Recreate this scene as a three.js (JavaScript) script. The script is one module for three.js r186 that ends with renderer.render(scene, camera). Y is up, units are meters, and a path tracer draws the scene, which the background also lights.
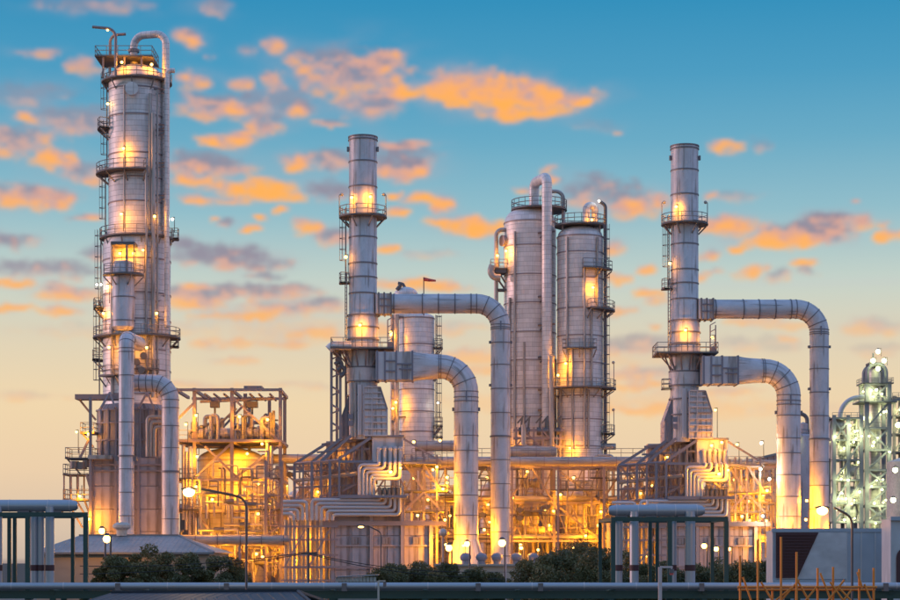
import * as THREE from 'three';
import { mergeGeometries } from 'three/addons/utils/BufferGeometryUtils.js';

// ---------------------------------------------------------------- camera, sky, sun, exposure
// 2000 px focal length on a 900 x 600 picture, level camera 5 m up, lens shifted so that the horizon lies at row 560
const F = 2000, HZ = 560, CX = 450, EYE = 5;
const scene = new THREE.Scene();
const camera = new THREE.PerspectiveCamera(2 * Math.atan(HZ / F) * 180 / Math.PI, 900 / (2 * HZ), 1, 6000);
camera.setViewOffset(900, 2 * HZ, 0, 0, 900, 600);
camera.position.set(0, EYE, 0);
camera.lookAt(0, EYE, -10);
const renderer = new THREE.WebGLRenderer();
renderer.toneMapping = THREE.LinearToneMapping;
renderer.toneMappingExposure = 1.1;
renderer.shadowMap.enabled = true;
const SUN_AZ = -84 * Math.PI / 180, SUN_EL = 7 * Math.PI / 180;   // azimuth from the view axis, positive to the right
const sunDir = new THREE.Vector3(Math.sin(SUN_AZ) * Math.cos(SUN_EL), Math.sin(SUN_EL), -Math.cos(SUN_AZ) * Math.cos(SUN_EL));
const sun = new THREE.DirectionalLight(new THREE.Color().setRGB(1, 0.56, 0.54), 1.25);
sun.position.copy(sunDir).multiplyScalar(600).add(new THREE.Vector3(0, 20, -230));
sun.target.position.set(0, 20, -230);
sun.castShadow = true; sun.shadow.radius = 14;
Object.assign(sun.shadow.camera, { left: -150, right: 150, top: 120, bottom: -60, near: 1, far: 1200 });
scene.add(sun, sun.target);

function rng(seed) { let a = seed >>> 0; return () => { a = (a + 0x6D2B79F5) | 0; let t = Math.imul(a ^ (a >>> 15), 1 | a); t = (t + Math.imul(t ^ (t >>> 7), 61 | t)) ^ t; return ((t ^ (t >>> 14)) >>> 0) / 4294967296; }; }
const hash = (x, y, s) => { let h = Math.imul(x, 374761393) ^ Math.imul(y, 668265263) ^ Math.imul(s, 2147483647 - 61); h = Math.imul(h ^ (h >>> 13), 1274126177); return ((h ^ (h >>> 16)) >>> 0) / 4294967296; };
function noise(x, y, s = 0) {
  const i = Math.floor(x), j = Math.floor(y), fx = x - i, fy = y - j, u = fx * fx * (3 - 2 * fx), v = fy * fy * (3 - 2 * fy);
  const a = hash(i, j, s), b = hash(i + 1, j, s), c = hash(i, j + 1, s), d = hash(i + 1, j + 1, s);
  return a + (b - a) * u + (c - a) * v + (a - b - c + d) * u * v;
}
function fbm(x, y, oct = 5, s = 0) { let t = 0, a = 0.5, n = 0; for (let k = 0; k < oct; k++) { t += a * noise(x, y, s + k * 17); n += a; a *= 0.55; x = x * 2.03 + 7.1; y = y * 2.03 + 3.7; } return t / n; }
const sstep = (a, b, x) => { const t = Math.min(1, Math.max(0, (x - a) / (b - a))); return t * t * (3 - 2 * t); };
const lin = (c) => c <= 0.04045 ? c / 12.92 : Math.pow((c + 0.055) / 1.055, 2.4);
const L3 = (r, g, b) => [lin(r / 255), lin(g / 255), lin(b / 255)];

// sky: dusk gradient by elevation, broken altocumulus lit orange from the low sun; clouds all round, those in view where the photo shows them
{
  const W = 4096, H = 2048, data = new Float32Array(W * H * 4), K = 180 / Math.PI;
  // [elevation in degrees, colour]
  const stops = [[-90, [120, 105, 100]], [-0.2, [186, 168, 154]], [0.8, [206, 184, 162]], [2.6, [226, 198, 164]], [4.4, [230, 205, 166]], [6.2, [214, 202, 176]], [7.8, [190, 202, 192]],
    [9.8, [140, 182, 194]], [11.8, [102, 164, 190]], [13.6, [74, 150, 186]], [15.6, [50, 138, 180]], [20, [72, 146, 196]], [32, [112, 164, 216]], [60, [138, 170, 224]], [90, [140, 170, 224]]]  // the highest stops lie above the frame, lifted to light the metal
    .map(([e, c]) => [e, L3(...c)]);
  const grad = (e) => { let k = 1; while (k < stops.length - 1 && stops[k][0] < e) k++; const [e0, a] = stops[k - 1], [e1, b] = stops[k]; const t = Math.min(1, Math.max(0, (e - e0) / (e1 - e0))); return [0, 1, 2].map((i) => a[i] + (b[i] - a[i]) * t); };
  const rows = [], A = new Float32Array(W * H), O = new Float32Array(W * H), Wt = new Float32Array(W * H), V = new Float32Array(W * H), fillBand = L3(190, 200, 238), veil = L3(176, 164, 172);
  // cx, cy, rx, ry in picture pixels (turned into directions below), how orange, how dense
  const C = [
    [90,5,60,8,.2,.5],[215,8,18,9,.35,.6],[38,52,24,5,.5,.7],[85,68,18,8,.6,.8],[20,92,52,13,.1,.5],[75,122,42,16,.25,.7],[15,142,36,15,.4,.8],[25,118,11,6,.75,.9],[50,158,24,9,.8,1],[88,170,30,9,.35,.8],
    [10,195,26,12,.5,.9],[50,198,30,9,.55,1],[76,199,7,3,.8,1],[90,217,19,4,.5,.9],[95,181,16,5,.6,.8],[12,240,27,8,.25,1],[50,268,72,9,.08,.85],[68,292,32,8,.55,1],[14,284,20,4,.95,1],[14,307,24,4,1,1],[62,310,22,5,.85,1],[100,250,17,8,.05,.8],[30,395,26,5,.5,.45],[75,397,16,3,.5,.4],
    [193,40,12,8,.6,1],[213,55,4,2,.4,.5],[195,81,19,9,.55,1],[247,52,11,6,.4,.6],[275,48,11,10,.6,.9],[350,70,52,24,.38,.85],[318,62,28,11,.5,.8],[400,92,18,8,.85,1],[384,62,26,10,.55,.9],[375,105,30,14,.35,.8],
    [240,85,13,8,.7,.9],[272,83,11,10,.6,.9],[215,106,38,14,.35,.9],[236,108,10,7,.75,1],[300,108,15,8,.55,.9],[265,125,20,10,.55,.9],[330,125,16,4,.45,.8],[280,104,40,14,.3,.6],
    [205,165,42,12,.25,.9],[220,142,22,7,.8,1],[246,140,15,7,.65,1],[200,166,11,6,.7,.9],[255,188,42,9,1,1],[290,197,22,6,1,1],[197,182,27,6,.8,1],[235,201,15,4,.95,1],[205,200,22,5,.85,1],
    [296,162,17,9,.65,1],[332,160,26,12,.12,.8],[332,190,24,9,.12,.9],[217,219,5,2,.8,.9],[263,218,8,3,1,1],[280,211,7,3,.8,.9],[253,228,8,3,.9,1],[308,228,15,8,.9,1],[336,236,20,10,.15,.9],[232,222,9,3,.2,.8],
    [215,254,46,12,.03,1],[180,243,20,6,.03,.8],[256,262,26,8,.05,1],[266,276,17,5,.02,.9],[213,293,62,9,.32,1],[278,292,44,7,.42,1],[292,307,48,8,.5,1],[245,316,46,5,.95,1],[200,285,16,3,1,1],[330,305,22,8,.3,.9],[195,304,30,6,.85,1],
    [240,344,40,6,.8,.65],[288,345,22,5,.95,.8],[318,335,26,5,.9,.8],[240,361,28,4,.7,.6],[200,345,12,4,.6,.6],[205,386,75,4,.7,.55],[300,386,50,3,.6,.35],
    [468,88,48,16,.85,1.1],[500,92,60,15,.7,1.1],[548,98,48,12,.8,1.1],[520,113,42,7,.95,1.1],[578,102,18,6,.8,1],[440,88,18,8,.9,1],
    [400,160,34,17,.22,1.1],[406,143,24,4,.55,1],[404,174,26,7,.5,1],[420,201,20,6,.95,1],[395,212,15,6,.9,1],[443,205,15,8,.45,1],[478,226,32,9,1,1.1],[452,222,22,5,.85,1],[392,194,7,3,.85,1],
    [548,170,9,3,.85,.9],[550,178,11,5,.75,1],[525,190,9,3,.7,.9],[545,190,14,5,.6,.8],[598,192,46,16,.15,.85],[630,206,26,12,.6,1],[612,250,16,9,.6,.9],[663,200,10,6,.75,1],[710,198,9,4,.7,.9],[738,197,20,6,.35,.5],
    [728,147,16,5,.8,1],[763,147,11,6,.35,.45],[623,131,7,2,.5,.6],[600,125,30,6,.3,.25],[725,226,36,10,.72,1],[775,241,42,8,1,1.1],[830,232,32,12,.28,1.1],[856,222,19,8,.65,1],[826,217,22,6,.2,1],[800,232,40,10,.35,1],[735,248,11,4,.95,1],
    [889,237,15,6,.85,1],[882,225,5,3,.6,.8],[852,201,4,1.6,.7,1],[645,270,14,5,1,1],[615,279,11,6,1,1],[648,293,20,4,1,1],[705,255,9,6,.75,1],[703,276,11,6,.85,1],[747,272,16,7,.9,1],[780,275,13,6,.4,.9],[808,265,14,4,.9,1],[716,272,10,4,.6,.7],[808,272,9,4,.15,.7],
    [615,311,16,5,.85,.9],[640,345,50,9,.22,.8],[633,375,62,8,.5,.8],[640,386,46,4,.95,.9],[635,410,36,5,.9,.85],[650,326,7,4,.8,.8],[755,318,30,5,.8,.7],[785,324,36,5,.85,.6],[872,328,28,8,.6,.6],[786,337,12,4,.7,.6],[735,391,34,5,.65,.6],[870,350,30,8,.3,.4],[760,345,50,8,.3,.35],
    [402,284,36,6,1,1],[440,288,34,5,1,1],[388,251,12,4,.95,1],[425,255,30,4,.5,.3],[470,355,40,7,.8,.6],[450,328,32,6,.6,.5],[385,330,20,6,.9,.7],[480,372,26,5,.9,.6],[385,372,26,5,.8,.6],[660,302,20,4,1,.8],[520,362,150,13,.95,.32],[640,402,140,11,.9,.36],[290,332,140,12,.85,.3],[770,412,120,9,.75,.28],[480,402,120,9,.95,.26],[120,330,90,9,.6,.25]];
  const clouds = C.map(([cx, cy, rx, ry, o, q]) => { const az = Math.atan((cx - CX) / F); return [az, Math.atan((HZ - cy) / F * Math.cos(az)), rx / F, ry / F, o, q, 1]; });
  const R = rng(77);
  for (let g = 0; g < 330; g++) {                                    // the same broken cloud goes on all round
    const az = (R() * 2 - 1) * Math.PI, el = (1.5 + 46 * Math.pow(R(), 1.5)) / K;
    if (Math.abs(az) < 0.30 && el < 0.335) continue;
    const away = (1 - Math.cos(az - SUN_AZ)) / 2, big = 0.6 + el * 2.4, n = 3 + Math.floor(R() * 5), o0 = R() * (0.95 - 0.75 * away);
    for (let k = 0; k < n; k++) clouds.push([az + (R() - 0.5) * 0.07 * big, el + (R() - 0.5) * 0.018 * big, (0.006 + 0.018 * R()) * big, (0.0025 + 0.0045 * R()) * big, Math.max(0.02, o0 + (R() - 0.5) * 0.4), 0.6 + 0.4 * R(), 0]);
  }
  for (const [az, el, rx, ry, o, q, own] of clouds) {
    const j0 = Math.max(0, Math.floor((0.5 + (el - ry * 3.2) / Math.PI) * H)), j1 = Math.min(H - 1, Math.ceil((0.5 + (el + ry * 3.2) / Math.PI) * H)), ce = Math.cos(el);
    const uc = ((az - Math.PI / 2) / (2 * Math.PI) + 0.5) * W, du = rx * 2.6 / ce / (2 * Math.PI) * W;
    for (let j = j0; j <= j1; j++) {
      const e = ((j + 0.5) / H - 0.5) * Math.PI;
      for (let i = Math.floor(uc - du); i <= uc + du; i++) {
        const a = ((i + 0.5) / W - 0.5) * 2 * Math.PI + Math.PI / 2, X = a * F * ce, Y = e * F;
        const wx = (fbm(X / 26, Y / 17, 3, 5) - 0.5) * 22, wy = (fbm(X / 26, Y / 17, 3, 91) - 0.5) * 11;
        const x = ((a - az) * ce * F + wx) / (rx * F), y = ((e - el) * F + wy) / (ry * F);
        const r = x * x + y * y; if (r > 5) continue;
        const at = j * W + ((i % W) + W) % W, veiled = q * Math.exp(-r * 0.9) * sstep(0.25, 0.75, fbm(X / 40, Y / 20, 3, 211)) * 0.9; V[at] = 1 - (1 - V[at]) * (1 - veiled);
        if (r > 2.6) continue;
        const n = fbm(X / 13, Y / 8, 4, 33), n2 = fbm(X / 15, Y / 8, 3, 133);
        let d = sstep(-0.2, 1.15, (1 - r) * 0.75 + (n - 0.5) * 1.6 + 0.3) * q * (1 - sstep(1.6, 2.6, r)); if (d <= 0) continue;
        d = Math.min(d, 0.985);
        A[at] = 1 - (1 - A[at]) * (1 - d); O[at] += d * Math.min(1.1, Math.max(0, o + (n - 0.5) * 0.55 + (n2 - 0.5) * 0.85 - y * 0.34 - 0.03)); Wt[at] += d;
      }
    }
  }
  const grey = L3(140, 132, 148), peach = L3(214, 160, 142), orange = L3(248, 170, 96), deep = L3(252, 172, 74);
  for (let j = 0; j < H; j++) {
    const el = ((j + 0.5) / H - 0.5) * 180, g = grad(el), low = Math.exp(-Math.max(0, el) / 9);
    for (let i = 0; i < W; i++) {
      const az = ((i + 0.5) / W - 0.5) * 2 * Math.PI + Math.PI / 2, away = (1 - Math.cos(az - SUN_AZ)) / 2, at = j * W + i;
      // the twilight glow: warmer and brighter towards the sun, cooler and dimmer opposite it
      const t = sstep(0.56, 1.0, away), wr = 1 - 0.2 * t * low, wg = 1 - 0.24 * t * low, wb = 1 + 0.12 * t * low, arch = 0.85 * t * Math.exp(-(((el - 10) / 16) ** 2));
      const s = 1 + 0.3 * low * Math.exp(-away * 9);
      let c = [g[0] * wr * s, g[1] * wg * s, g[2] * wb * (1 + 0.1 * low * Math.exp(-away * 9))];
      c = c.map((v, q) => v + (fillBand[q] - v) * arch);                // pale band opposite the sunset, brightened outside the frame as fill light
      if (V[at] > 0) { const f = V[at] * (0.66 - 0.3 * sstep(9, 4, el)); c = c.map((v, q) => v + (veil[q] - v) * f); }
      if (A[at] > 0) {
        const o = Math.min(1.05, O[at] / Wt[at]), hz = sstep(10, 4, el), a = A[at] * (0.94 - 0.16 * hz), f = wg;
        let k = o < 0.45 ? grey.map((v, q) => v + (peach[q] - v) * sstep(0.08, 0.45, o)) : o < 0.8 ? peach.map((v, q) => v + (orange[q] - v) * sstep(0.45, 0.8, o)) : orange.map((v, q) => v + (deep[q] - v) * sstep(0.8, 1.05, o));
        k = k.map((v, q) => (v * (1 - 0.22 * hz) + g[q] * 0.22 * hz) * f);
        c = c.map((v, q) => v + (k[q] - v) * a);
      }
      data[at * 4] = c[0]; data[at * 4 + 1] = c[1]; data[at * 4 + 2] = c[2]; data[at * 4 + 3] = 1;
    }
  }
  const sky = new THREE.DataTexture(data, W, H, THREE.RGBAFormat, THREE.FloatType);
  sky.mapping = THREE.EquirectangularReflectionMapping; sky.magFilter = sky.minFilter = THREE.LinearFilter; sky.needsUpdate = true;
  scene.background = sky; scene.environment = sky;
}

// ---------------------------------------------------------------- helpers
const V = (x, y, z) => new THREE.Vector3(x, y, z);
const WX = (px, d) => (px - CX) / F * d, WY = (py, d) => EYE + (HZ - py) / F * d;
const taken = {};
function numbered(name) { const n = taken[name] = (taken[name] ?? -1) + 1; return n ? `${name}_${String(n).padStart(3, '0')}` : name; }
function add(parent, name, geo, mat, kind) {
  const m = new THREE.Mesh(geo, mat); m.name = name; m.castShadow = m.receiveShadow = true; if (kind) m.userData.kind = kind; parent.add(m); return m;
}
// a thing: a group at its base; x() and y() turn picture pixels into its own metres at its distance
function thing(name, label, category, px, d, group) {
  const o = new THREE.Group(); o.name = numbered(name); o.position.set(WX(px, d), 0, -d); o.userData = { label, category };
  if (group) o.userData.group = group;
  scene.add(o);
  o.X = (p) => (p - px) / F * d; o.Y = (p) => WY(p, d); o.M = (p) => p / F * d;
  return o;
}
function part(parent, name) { const g = new THREE.Group(); g.name = name; parent.add(g); if (parent.X) Object.assign(g, { X: parent.X, Y: parent.Y, M: parent.M }); return g; }
function structure(name, geo, mat) { const m = add(scene, name, geo, mat); m.userData.kind = 'structure'; return m; }

const BOX = new THREE.BoxGeometry(1, 1, 1), CYL = new THREE.CylinderGeometry(1, 1, 1, 10), CYL24 = new THREE.CylinderGeometry(1, 1, 1, 24);
const HBEAM = (() => {   // a rolled H section, 1 x 1, along y
  const s = new THREE.Shape([[-.5, -.5], [.5, -.5], [.5, -.4], [.06, -.4], [.06, .4], [.5, .4], [.5, .5], [-.5, .5], [-.5, .4], [-.06, .4], [-.06, -.4], [-.5, -.4]].map((p) => new THREE.Vector2(...p)));
  return new THREE.ExtrudeGeometry(s, { depth: 1, bevelEnabled: false }).translate(0, 0, -.5).rotateX(-Math.PI / 2);
})();
const UP = V(0, 1, 0);
function box(parent, name, mat, x0, x1, y0, y1, z0, z1) {
  const m = add(parent, name, BOX, mat); m.position.set((x0 + x1) / 2, (y0 + y1) / 2, (z0 + z1) / 2); m.scale.set(Math.abs(x1 - x0), Math.abs(y1 - y0), Math.abs(z1 - z0)); return m;
}
function bar(parent, name, mat, a, b, w, h = w, geo = BOX) {          // a straight member from a to b
  const m = add(parent, name, geo, mat), d = b.clone().sub(a), l = d.length();
  m.position.copy(a).add(b).multiplyScalar(.5); m.quaternion.setFromUnitVectors(UP, d.divideScalar(l)); m.scale.set(w, l, h); return m;
}
const rod = (parent, name, mat, a, b, r) => bar(parent, name, mat, a, b, r, r, CYL);
function barGeo(a, b, w, h = w, geo = BOX) {
  const d = b.clone().sub(a), l = d.length(), q = new THREE.Quaternion().setFromUnitVectors(UP, d.divideScalar(l));
  return geo.clone().applyMatrix4(new THREE.Matrix4().compose(a.clone().add(b).multiplyScalar(.5), q, V(w, l, h)));
}
// a surface of revolution about y from a profile of [radius, height]; uv in metres; corners over 30 degrees stay sharp
function lathe(profile, seg = 40, a0 = -Math.PI, a1 = Math.PI) {
  const pos = [], nor = [], uv = [], idx = []; let len = 0;
  const N = profile.slice(1).map(([r, y], k) => { const dr = r - profile[k][0], dy = y - profile[k][1], l = Math.hypot(dr, dy) || 1; return [dy / l, -dr / l, l]; });
  const rm = Math.max(...profile.map((p) => p[0]));
  for (let k = 0; k < N.length; k++) {
    const base = pos.length / 3;
    for (let e = 0; e < 2; e++) {
      const other = N[e ? k + 1 : k - 1], [r, y] = profile[k + e]; let [nr, ny] = N[k];
      if (other && other[0] * nr + other[1] * ny > 0.86) { nr += other[0]; ny += other[1]; const l = Math.hypot(nr, ny); nr /= l; ny /= l; }
      for (let i = 0; i <= seg; i++) { const a = a0 + (a1 - a0) * i / seg, s = Math.sin(a), c = Math.cos(a); pos.push(r * s, y, r * c); nor.push(nr * s, ny, nr * c); uv.push(a * rm, len + (e ? N[k][2] : 0)); }
    }
    len += N[k][2];
    for (let i = 0; i < seg; i++) { const p = base + i, q = p + seg + 1; idx.push(p, p + 1, q, p + 1, q + 1, q); }
  }
  return geom(pos, nor, uv, idx);
}
function geom(pos, nor, uv, idx) {
  const g = new THREE.BufferGeometry();
  g.setAttribute('position', new THREE.Float32BufferAttribute(pos, 3)); g.setAttribute('normal', new THREE.Float32BufferAttribute(nor, 3)); g.setAttribute('uv', new THREE.Float32BufferAttribute(uv, 2)); g.setIndex(idx); return g;
}
// corners of a polyline rounded with radius R
function rounded(pts, R, steps = 8) {
  const out = [pts[0].clone()];
  for (let k = 1; k < pts.length - 1; k++) {
    const a = pts[k - 1].clone().sub(pts[k]), b = pts[k + 1].clone().sub(pts[k]), la = a.length(), lb = b.length(); a.normalize(); b.normalize();
    const th = Math.acos(Math.max(-1, Math.min(1, a.dot(b)))); if (th > 3.1) { continue; }
    const t = Math.min(R / Math.tan(th / 2), la * (k === 1 ? 0.98 : 0.5), lb * (k === pts.length - 2 ? 0.98 : 0.5)), r = t * Math.tan(th / 2);
    const c = pts[k].clone().add(a.clone().add(b).normalize().multiplyScalar(r / Math.sin(th / 2))), p = pts[k].clone().addScaledVector(a, t).sub(c), q = pts[k].clone().addScaledVector(b, t).sub(c), w = Math.PI - th;
    for (let i = 0; i <= steps; i++) { const s = i / steps; out.push(c.clone().addScaledVector(p, Math.sin((1 - s) * w) / Math.sin(w)).addScaledVector(q, Math.sin(s * w) / Math.sin(w))); }
  }
  out.push(pts[pts.length - 1].clone()); return out;
}
// a tube along a polyline, uv in metres, closed ends
function sweep(path, r, seg = 14, caps = true) {
  const pos = [], nor = [], uv = [], idx = [], n = path.length; let len = 0, N = null;
  for (let k = 0; k < n; k++) {
    const T = (k === 0 ? path[1].clone().sub(path[0]) : k === n - 1 ? path[k].clone().sub(path[k - 1]) : path[k + 1].clone().sub(path[k]).normalize().add(path[k].clone().sub(path[k - 1]).normalize())).normalize();
    if (!N) N = Math.abs(T.z) < 0.9 ? V(0, 0, 1) : V(1, 0, 0);
    N = N.clone().addScaledVector(T, -N.dot(T)).normalize(); const B = T.clone().cross(N); if (k) len += path[k].distanceTo(path[k - 1]);
    const rk = Array.isArray(r) ? r[k] : r;
    for (let i = 0; i <= seg; i++) { const a = 2 * Math.PI * i / seg, v = N.clone().multiplyScalar(Math.cos(a)).addScaledVector(B, Math.sin(a)); pos.push(...path[k].clone().addScaledVector(v, rk).toArray()); nor.push(...v.toArray()); uv.push(a * rk, len); }
    if (k) for (let i = 0; i < seg; i++) { const p = (k - 1) * (seg + 1) + i, q = p + seg + 1; idx.push(p, p + 1, q, p + 1, q + 1, q); }
    if (caps && (k === 0 || k === n - 1)) { const c = pos.length / 3, base = k * (seg + 1), s = k ? 1 : -1; const ring = []; for (let i = 0; i < seg; i++) ring.push(pos.slice((base + i) * 3, (base + i) * 3 + 3)); ring.cap = [c, s, T]; sweep.caps.push(ring, path[k]); }
  }
  for (let q = 0; q < sweep.caps.length; q += 2) {
    const ring = sweep.caps[q], [, s, T] = ring.cap, c = pos.length / 3; pos.push(...sweep.caps[q + 1].toArray()); nor.push(T.x * s, T.y * s, T.z * s); uv.push(0, 0);
    for (const p of ring) { pos.push(...p); nor.push(T.x * s, T.y * s, T.z * s); uv.push(p[0], p[1]); }
    for (let i = 0; i < seg; i++) { const a = c + 1 + i, b = c + 1 + (i + 1) % seg; s > 0 ? idx.push(c, a, b) : idx.push(c, b, a); }
  }
  sweep.caps.length = 0;
  return geom(pos, nor, uv, idx);
}
sweep.caps = [];
const pipe = (parent, name, mat, pts, r, R = r * 2.2, seg = r > .5 ? 28 : r > .2 ? 14 : 8) => add(parent, name, sweep(rounded(pts, R, r > .3 ? 10 : 5), r, seg), mat);
// a hoop round the y axis of the parent, e.g. a stiffener band
const RING = lathe([[.97, -.5], [1, -.5], [1, .5], [.97, .5]], 40), RING_LOW = lathe([[.96, -.5], [1, -.5], [1, .5], [.96, .5]], 20);
function hoop(parent, mat, x, y, z, r, h = .12, name = 'band') { const m = add(parent, name, RING, mat); m.position.set(x, y, z); m.scale.set(r, h, r); return m; }
// a hoop across a pipe at p with axis t
function collar(parent, mat, p, t, r, h = .12, name = 'band') { const m = add(parent, name, RING_LOW, mat); m.position.copy(p); m.quaternion.setFromUnitVectors(UP, t.clone().normalize()); m.scale.set(r, h, r); return m; }
// a prism from an outline of [x, y], between z0 and z1
function prism(outline, z0, z1) {
  const s = new THREE.Shape(outline.map((p) => new THREE.Vector2(...p)));
  return new THREE.ExtrudeGeometry(s, { depth: z1 - z0, bevelEnabled: false }).translate(0, 0, z0);
}
// guard rail along a polyline of points on a deck: top rail, knee rail, kick plate, posts
function railing(parent, mat, pts, h = 1.1, r = .04, closed = false) {
  const gs = [], P = closed ? [...pts, pts[0]] : pts;
  for (let k = 1; k < P.length; k++) {
    const a = P[k - 1], b = P[k], l = a.distanceTo(b); if (l < .01) continue;
    for (const y of [h, h * .52]) gs.push(barGeo(a.clone().setY(a.y + y), b.clone().setY(b.y + y), r * 1.7));
    gs.push(barGeo(a.clone().setY(a.y + .08), b.clone().setY(b.y + .08), .03, .12));
    const n = Math.max(1, Math.round(l / 1.4)); for (let i = k === 1 ? 0 : 1; i <= n; i++) { const p = a.clone().lerp(b, i / n); gs.push(barGeo(p, p.clone().setY(p.y + h), r * 1.6)); }
  }
  return add(parent, 'guardrail', mergeGeometries(gs), mat);
}
// a curved platform round a vessel: angles in degrees, 0 towards +z, positive towards +x
function ringPlatform(t, cx, y, cz, ri, ro, a0, a1, mats, brackets = true) {
  const g = part(t, 'platform'), A0 = a0 * Math.PI / 180, A1 = a1 * Math.PI / 180, full = a1 - a0 >= 359;
  const seg = Math.max(4, Math.round((a1 - a0) / 9));
  const deck = add(g, 'deck', lathe([[ri, y - .14], [ro, y - .14], [ro, y], [ri, y], [ri, y - .14]], seg, A0, A1), mats.deck); deck.position.set(cx, 0, cz);
  const pts = []; const rs = ro - .06;
  if (!full) pts.push(V(cx + Math.sin(A0) * (ri + .1), y, cz + Math.cos(A0) * (ri + .1)));
  const n = Math.max(2, Math.round((A1 - A0) * rs / 1.3));
  for (let i = 0; i <= n; i++) { const a = A0 + (A1 - A0) * i / n; pts.push(V(cx + Math.sin(a) * rs, y, cz + Math.cos(a) * rs)); }
  if (!full) pts.push(V(cx + Math.sin(A1) * (ri + .1), y, cz + Math.cos(A1) * (ri + .1)));
  railing(g, mats.rail, pts);
  if (brackets) { const m = Math.max(2, Math.round((A1 - A0) * rs / 2.6)); for (let i = 0; i <= m; i++) { if (full && i === m) break; const a = A0 + (A1 - A0) * (i + .0) / m, s = Math.sin(a), c = Math.cos(a); bar(g, 'bracket', mats.rail, V(cx + s * ro * .97, y - .2, cz + c * ro * .97), V(cx + s * ri, y - 1.25, cz + c * ri), .13); } }
  return g;
}
// a flat platform
function deckPlatform(t, x0, x1, y, z0, z1, mats, name = 'platform') {
  const g = part(t, name); box(g, 'deck', mats.deck, x0, x1, y - .16, y, z0, z1);
  const i = .05; railing(g, mats.rail, [V(x0 + i, y, z0 + i), V(x0 + i, y, z1 - i), V(x1 - i, y, z1 - i), V(x1 - i, y, z0 + i)], 1.1, .04, true); return g;
}
// a caged ladder, standing off a shell
function ladder(parent, mat, x, y0, y1, z, turn = 0, cage = true) {
  const gs = [], w = .28; for (const s of [-w, w]) gs.push(barGeo(V(s, y0, 0), V(s, y1, 0), .09));
  for (let y = y0 + .3; y < y1; y += .42) gs.push(barGeo(V(-w, y, 0), V(w, y, 0), .055));
  if (cage) { for (let y = y0 + 2.3; y < y1; y += 1.25) { const q = []; for (let i = 0; i <= 6; i++) { const a = Math.PI * i / 6; q.push(V(-Math.cos(a) * .42, y, Math.sin(a) * .7)); } for (let i = 0; i < 6; i++) gs.push(barGeo(q[i], q[i + 1], .07, .05)); }
    for (const a of [.6, 1.57, 2.54]) gs.push(barGeo(V(-Math.cos(a) * .42, y0 + 2.3, Math.sin(a) * .7), V(-Math.cos(a) * .42, y1, Math.sin(a) * .7), .045)); }
  const m = add(parent, 'ladder', mergeGeometries(gs), mat); m.position.set(x, 0, z); m.rotation.y = turn; return m;
}

// ---------------------------------------------------------------- materials (base colours only)
function dataTex(w, h, f, srgb, rep) {
  const a = new Uint8Array(w * h * 4); for (let j = 0; j < h; j++) for (let i = 0; i < w; i++) { const c = f(i, j); a.set([c[0], c[1], c[2], 255], (j * w + i) * 4); }
  const t = new THREE.DataTexture(a, w, h); t.wrapS = t.wrapT = THREE.RepeatWrapping; t.magFilter = t.minFilter = THREE.LinearFilter; if (srgb) t.colorSpace = THREE.SRGBColorSpace; t.repeat.set(...rep); t.needsUpdate = true; return t;
}
const wrapF = (x, y, w, h, sx, sy, s) => { const u = x / w, v = y / h, f = (a, b) => fbm(a * sx, b * sy, 4, s); const bu = sstep(.8, 1, u), bv = sstep(.8, 1, v); const p = f(u, v) * (1 - bu) + f(u - 1, v) * bu, q = f(u, v - 1) * (1 - bu) + f(u - 1, v - 1) * bu; return p * (1 - bv) + q * bv; };
// sheet-metal jacketing: courses .62 m high, sheets 1.05 m wide, laps, tone from sheet to sheet, grime streaks
const jacket = (() => {
  const w = 768, h = 768, rows = 16, cols = 8, rh = h / rows, cw = w / cols;
  const tone = (i, j) => { const r = Math.floor(j / rh), off = hash(r, 3, 8) * cw, c = Math.floor(((i + off) % w) / cw); return hash(r, c, 5); };
  const seam = (i, j) => { const r = Math.floor(j / rh), off = hash(r, 3, 8) * cw, x = (i + off) % cw, y = j % rh; return Math.max(y < 3 ? 1 : 0, x < 2 ? .55 : 0); };
  const color = dataTex(w, h, (i, j) => { const s = seam(i, j), t = tone(i, j), g = wrapF(i, j, w, h, 60, 4, 7), q = wrapF(i, j, w, h, 9, 9, 41); const v = (238 + (t - .5) * 20 + (g - .5) * 34 + (q - .5) * 26) * (1 - .26 * s); return [v, v * .99, v * .985].map((x) => Math.max(0, Math.min(255, x))); }, true, [1 / 8.4, 1 / 9.9]);
  const bump = dataTex(w, h, (i, j) => { const s = seam(i, j), y = (j % rh) / rh, v = 150 + (tone(i, j) - .5) * 50 + y * 30 - s * 90 + (wrapF(i, j, w, h, 24, 24, 71) - .5) * 40; return [v, v, v]; }, false, [1 / 8.4, 1 / 9.9]);
  return { color, bump };
})();
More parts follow.
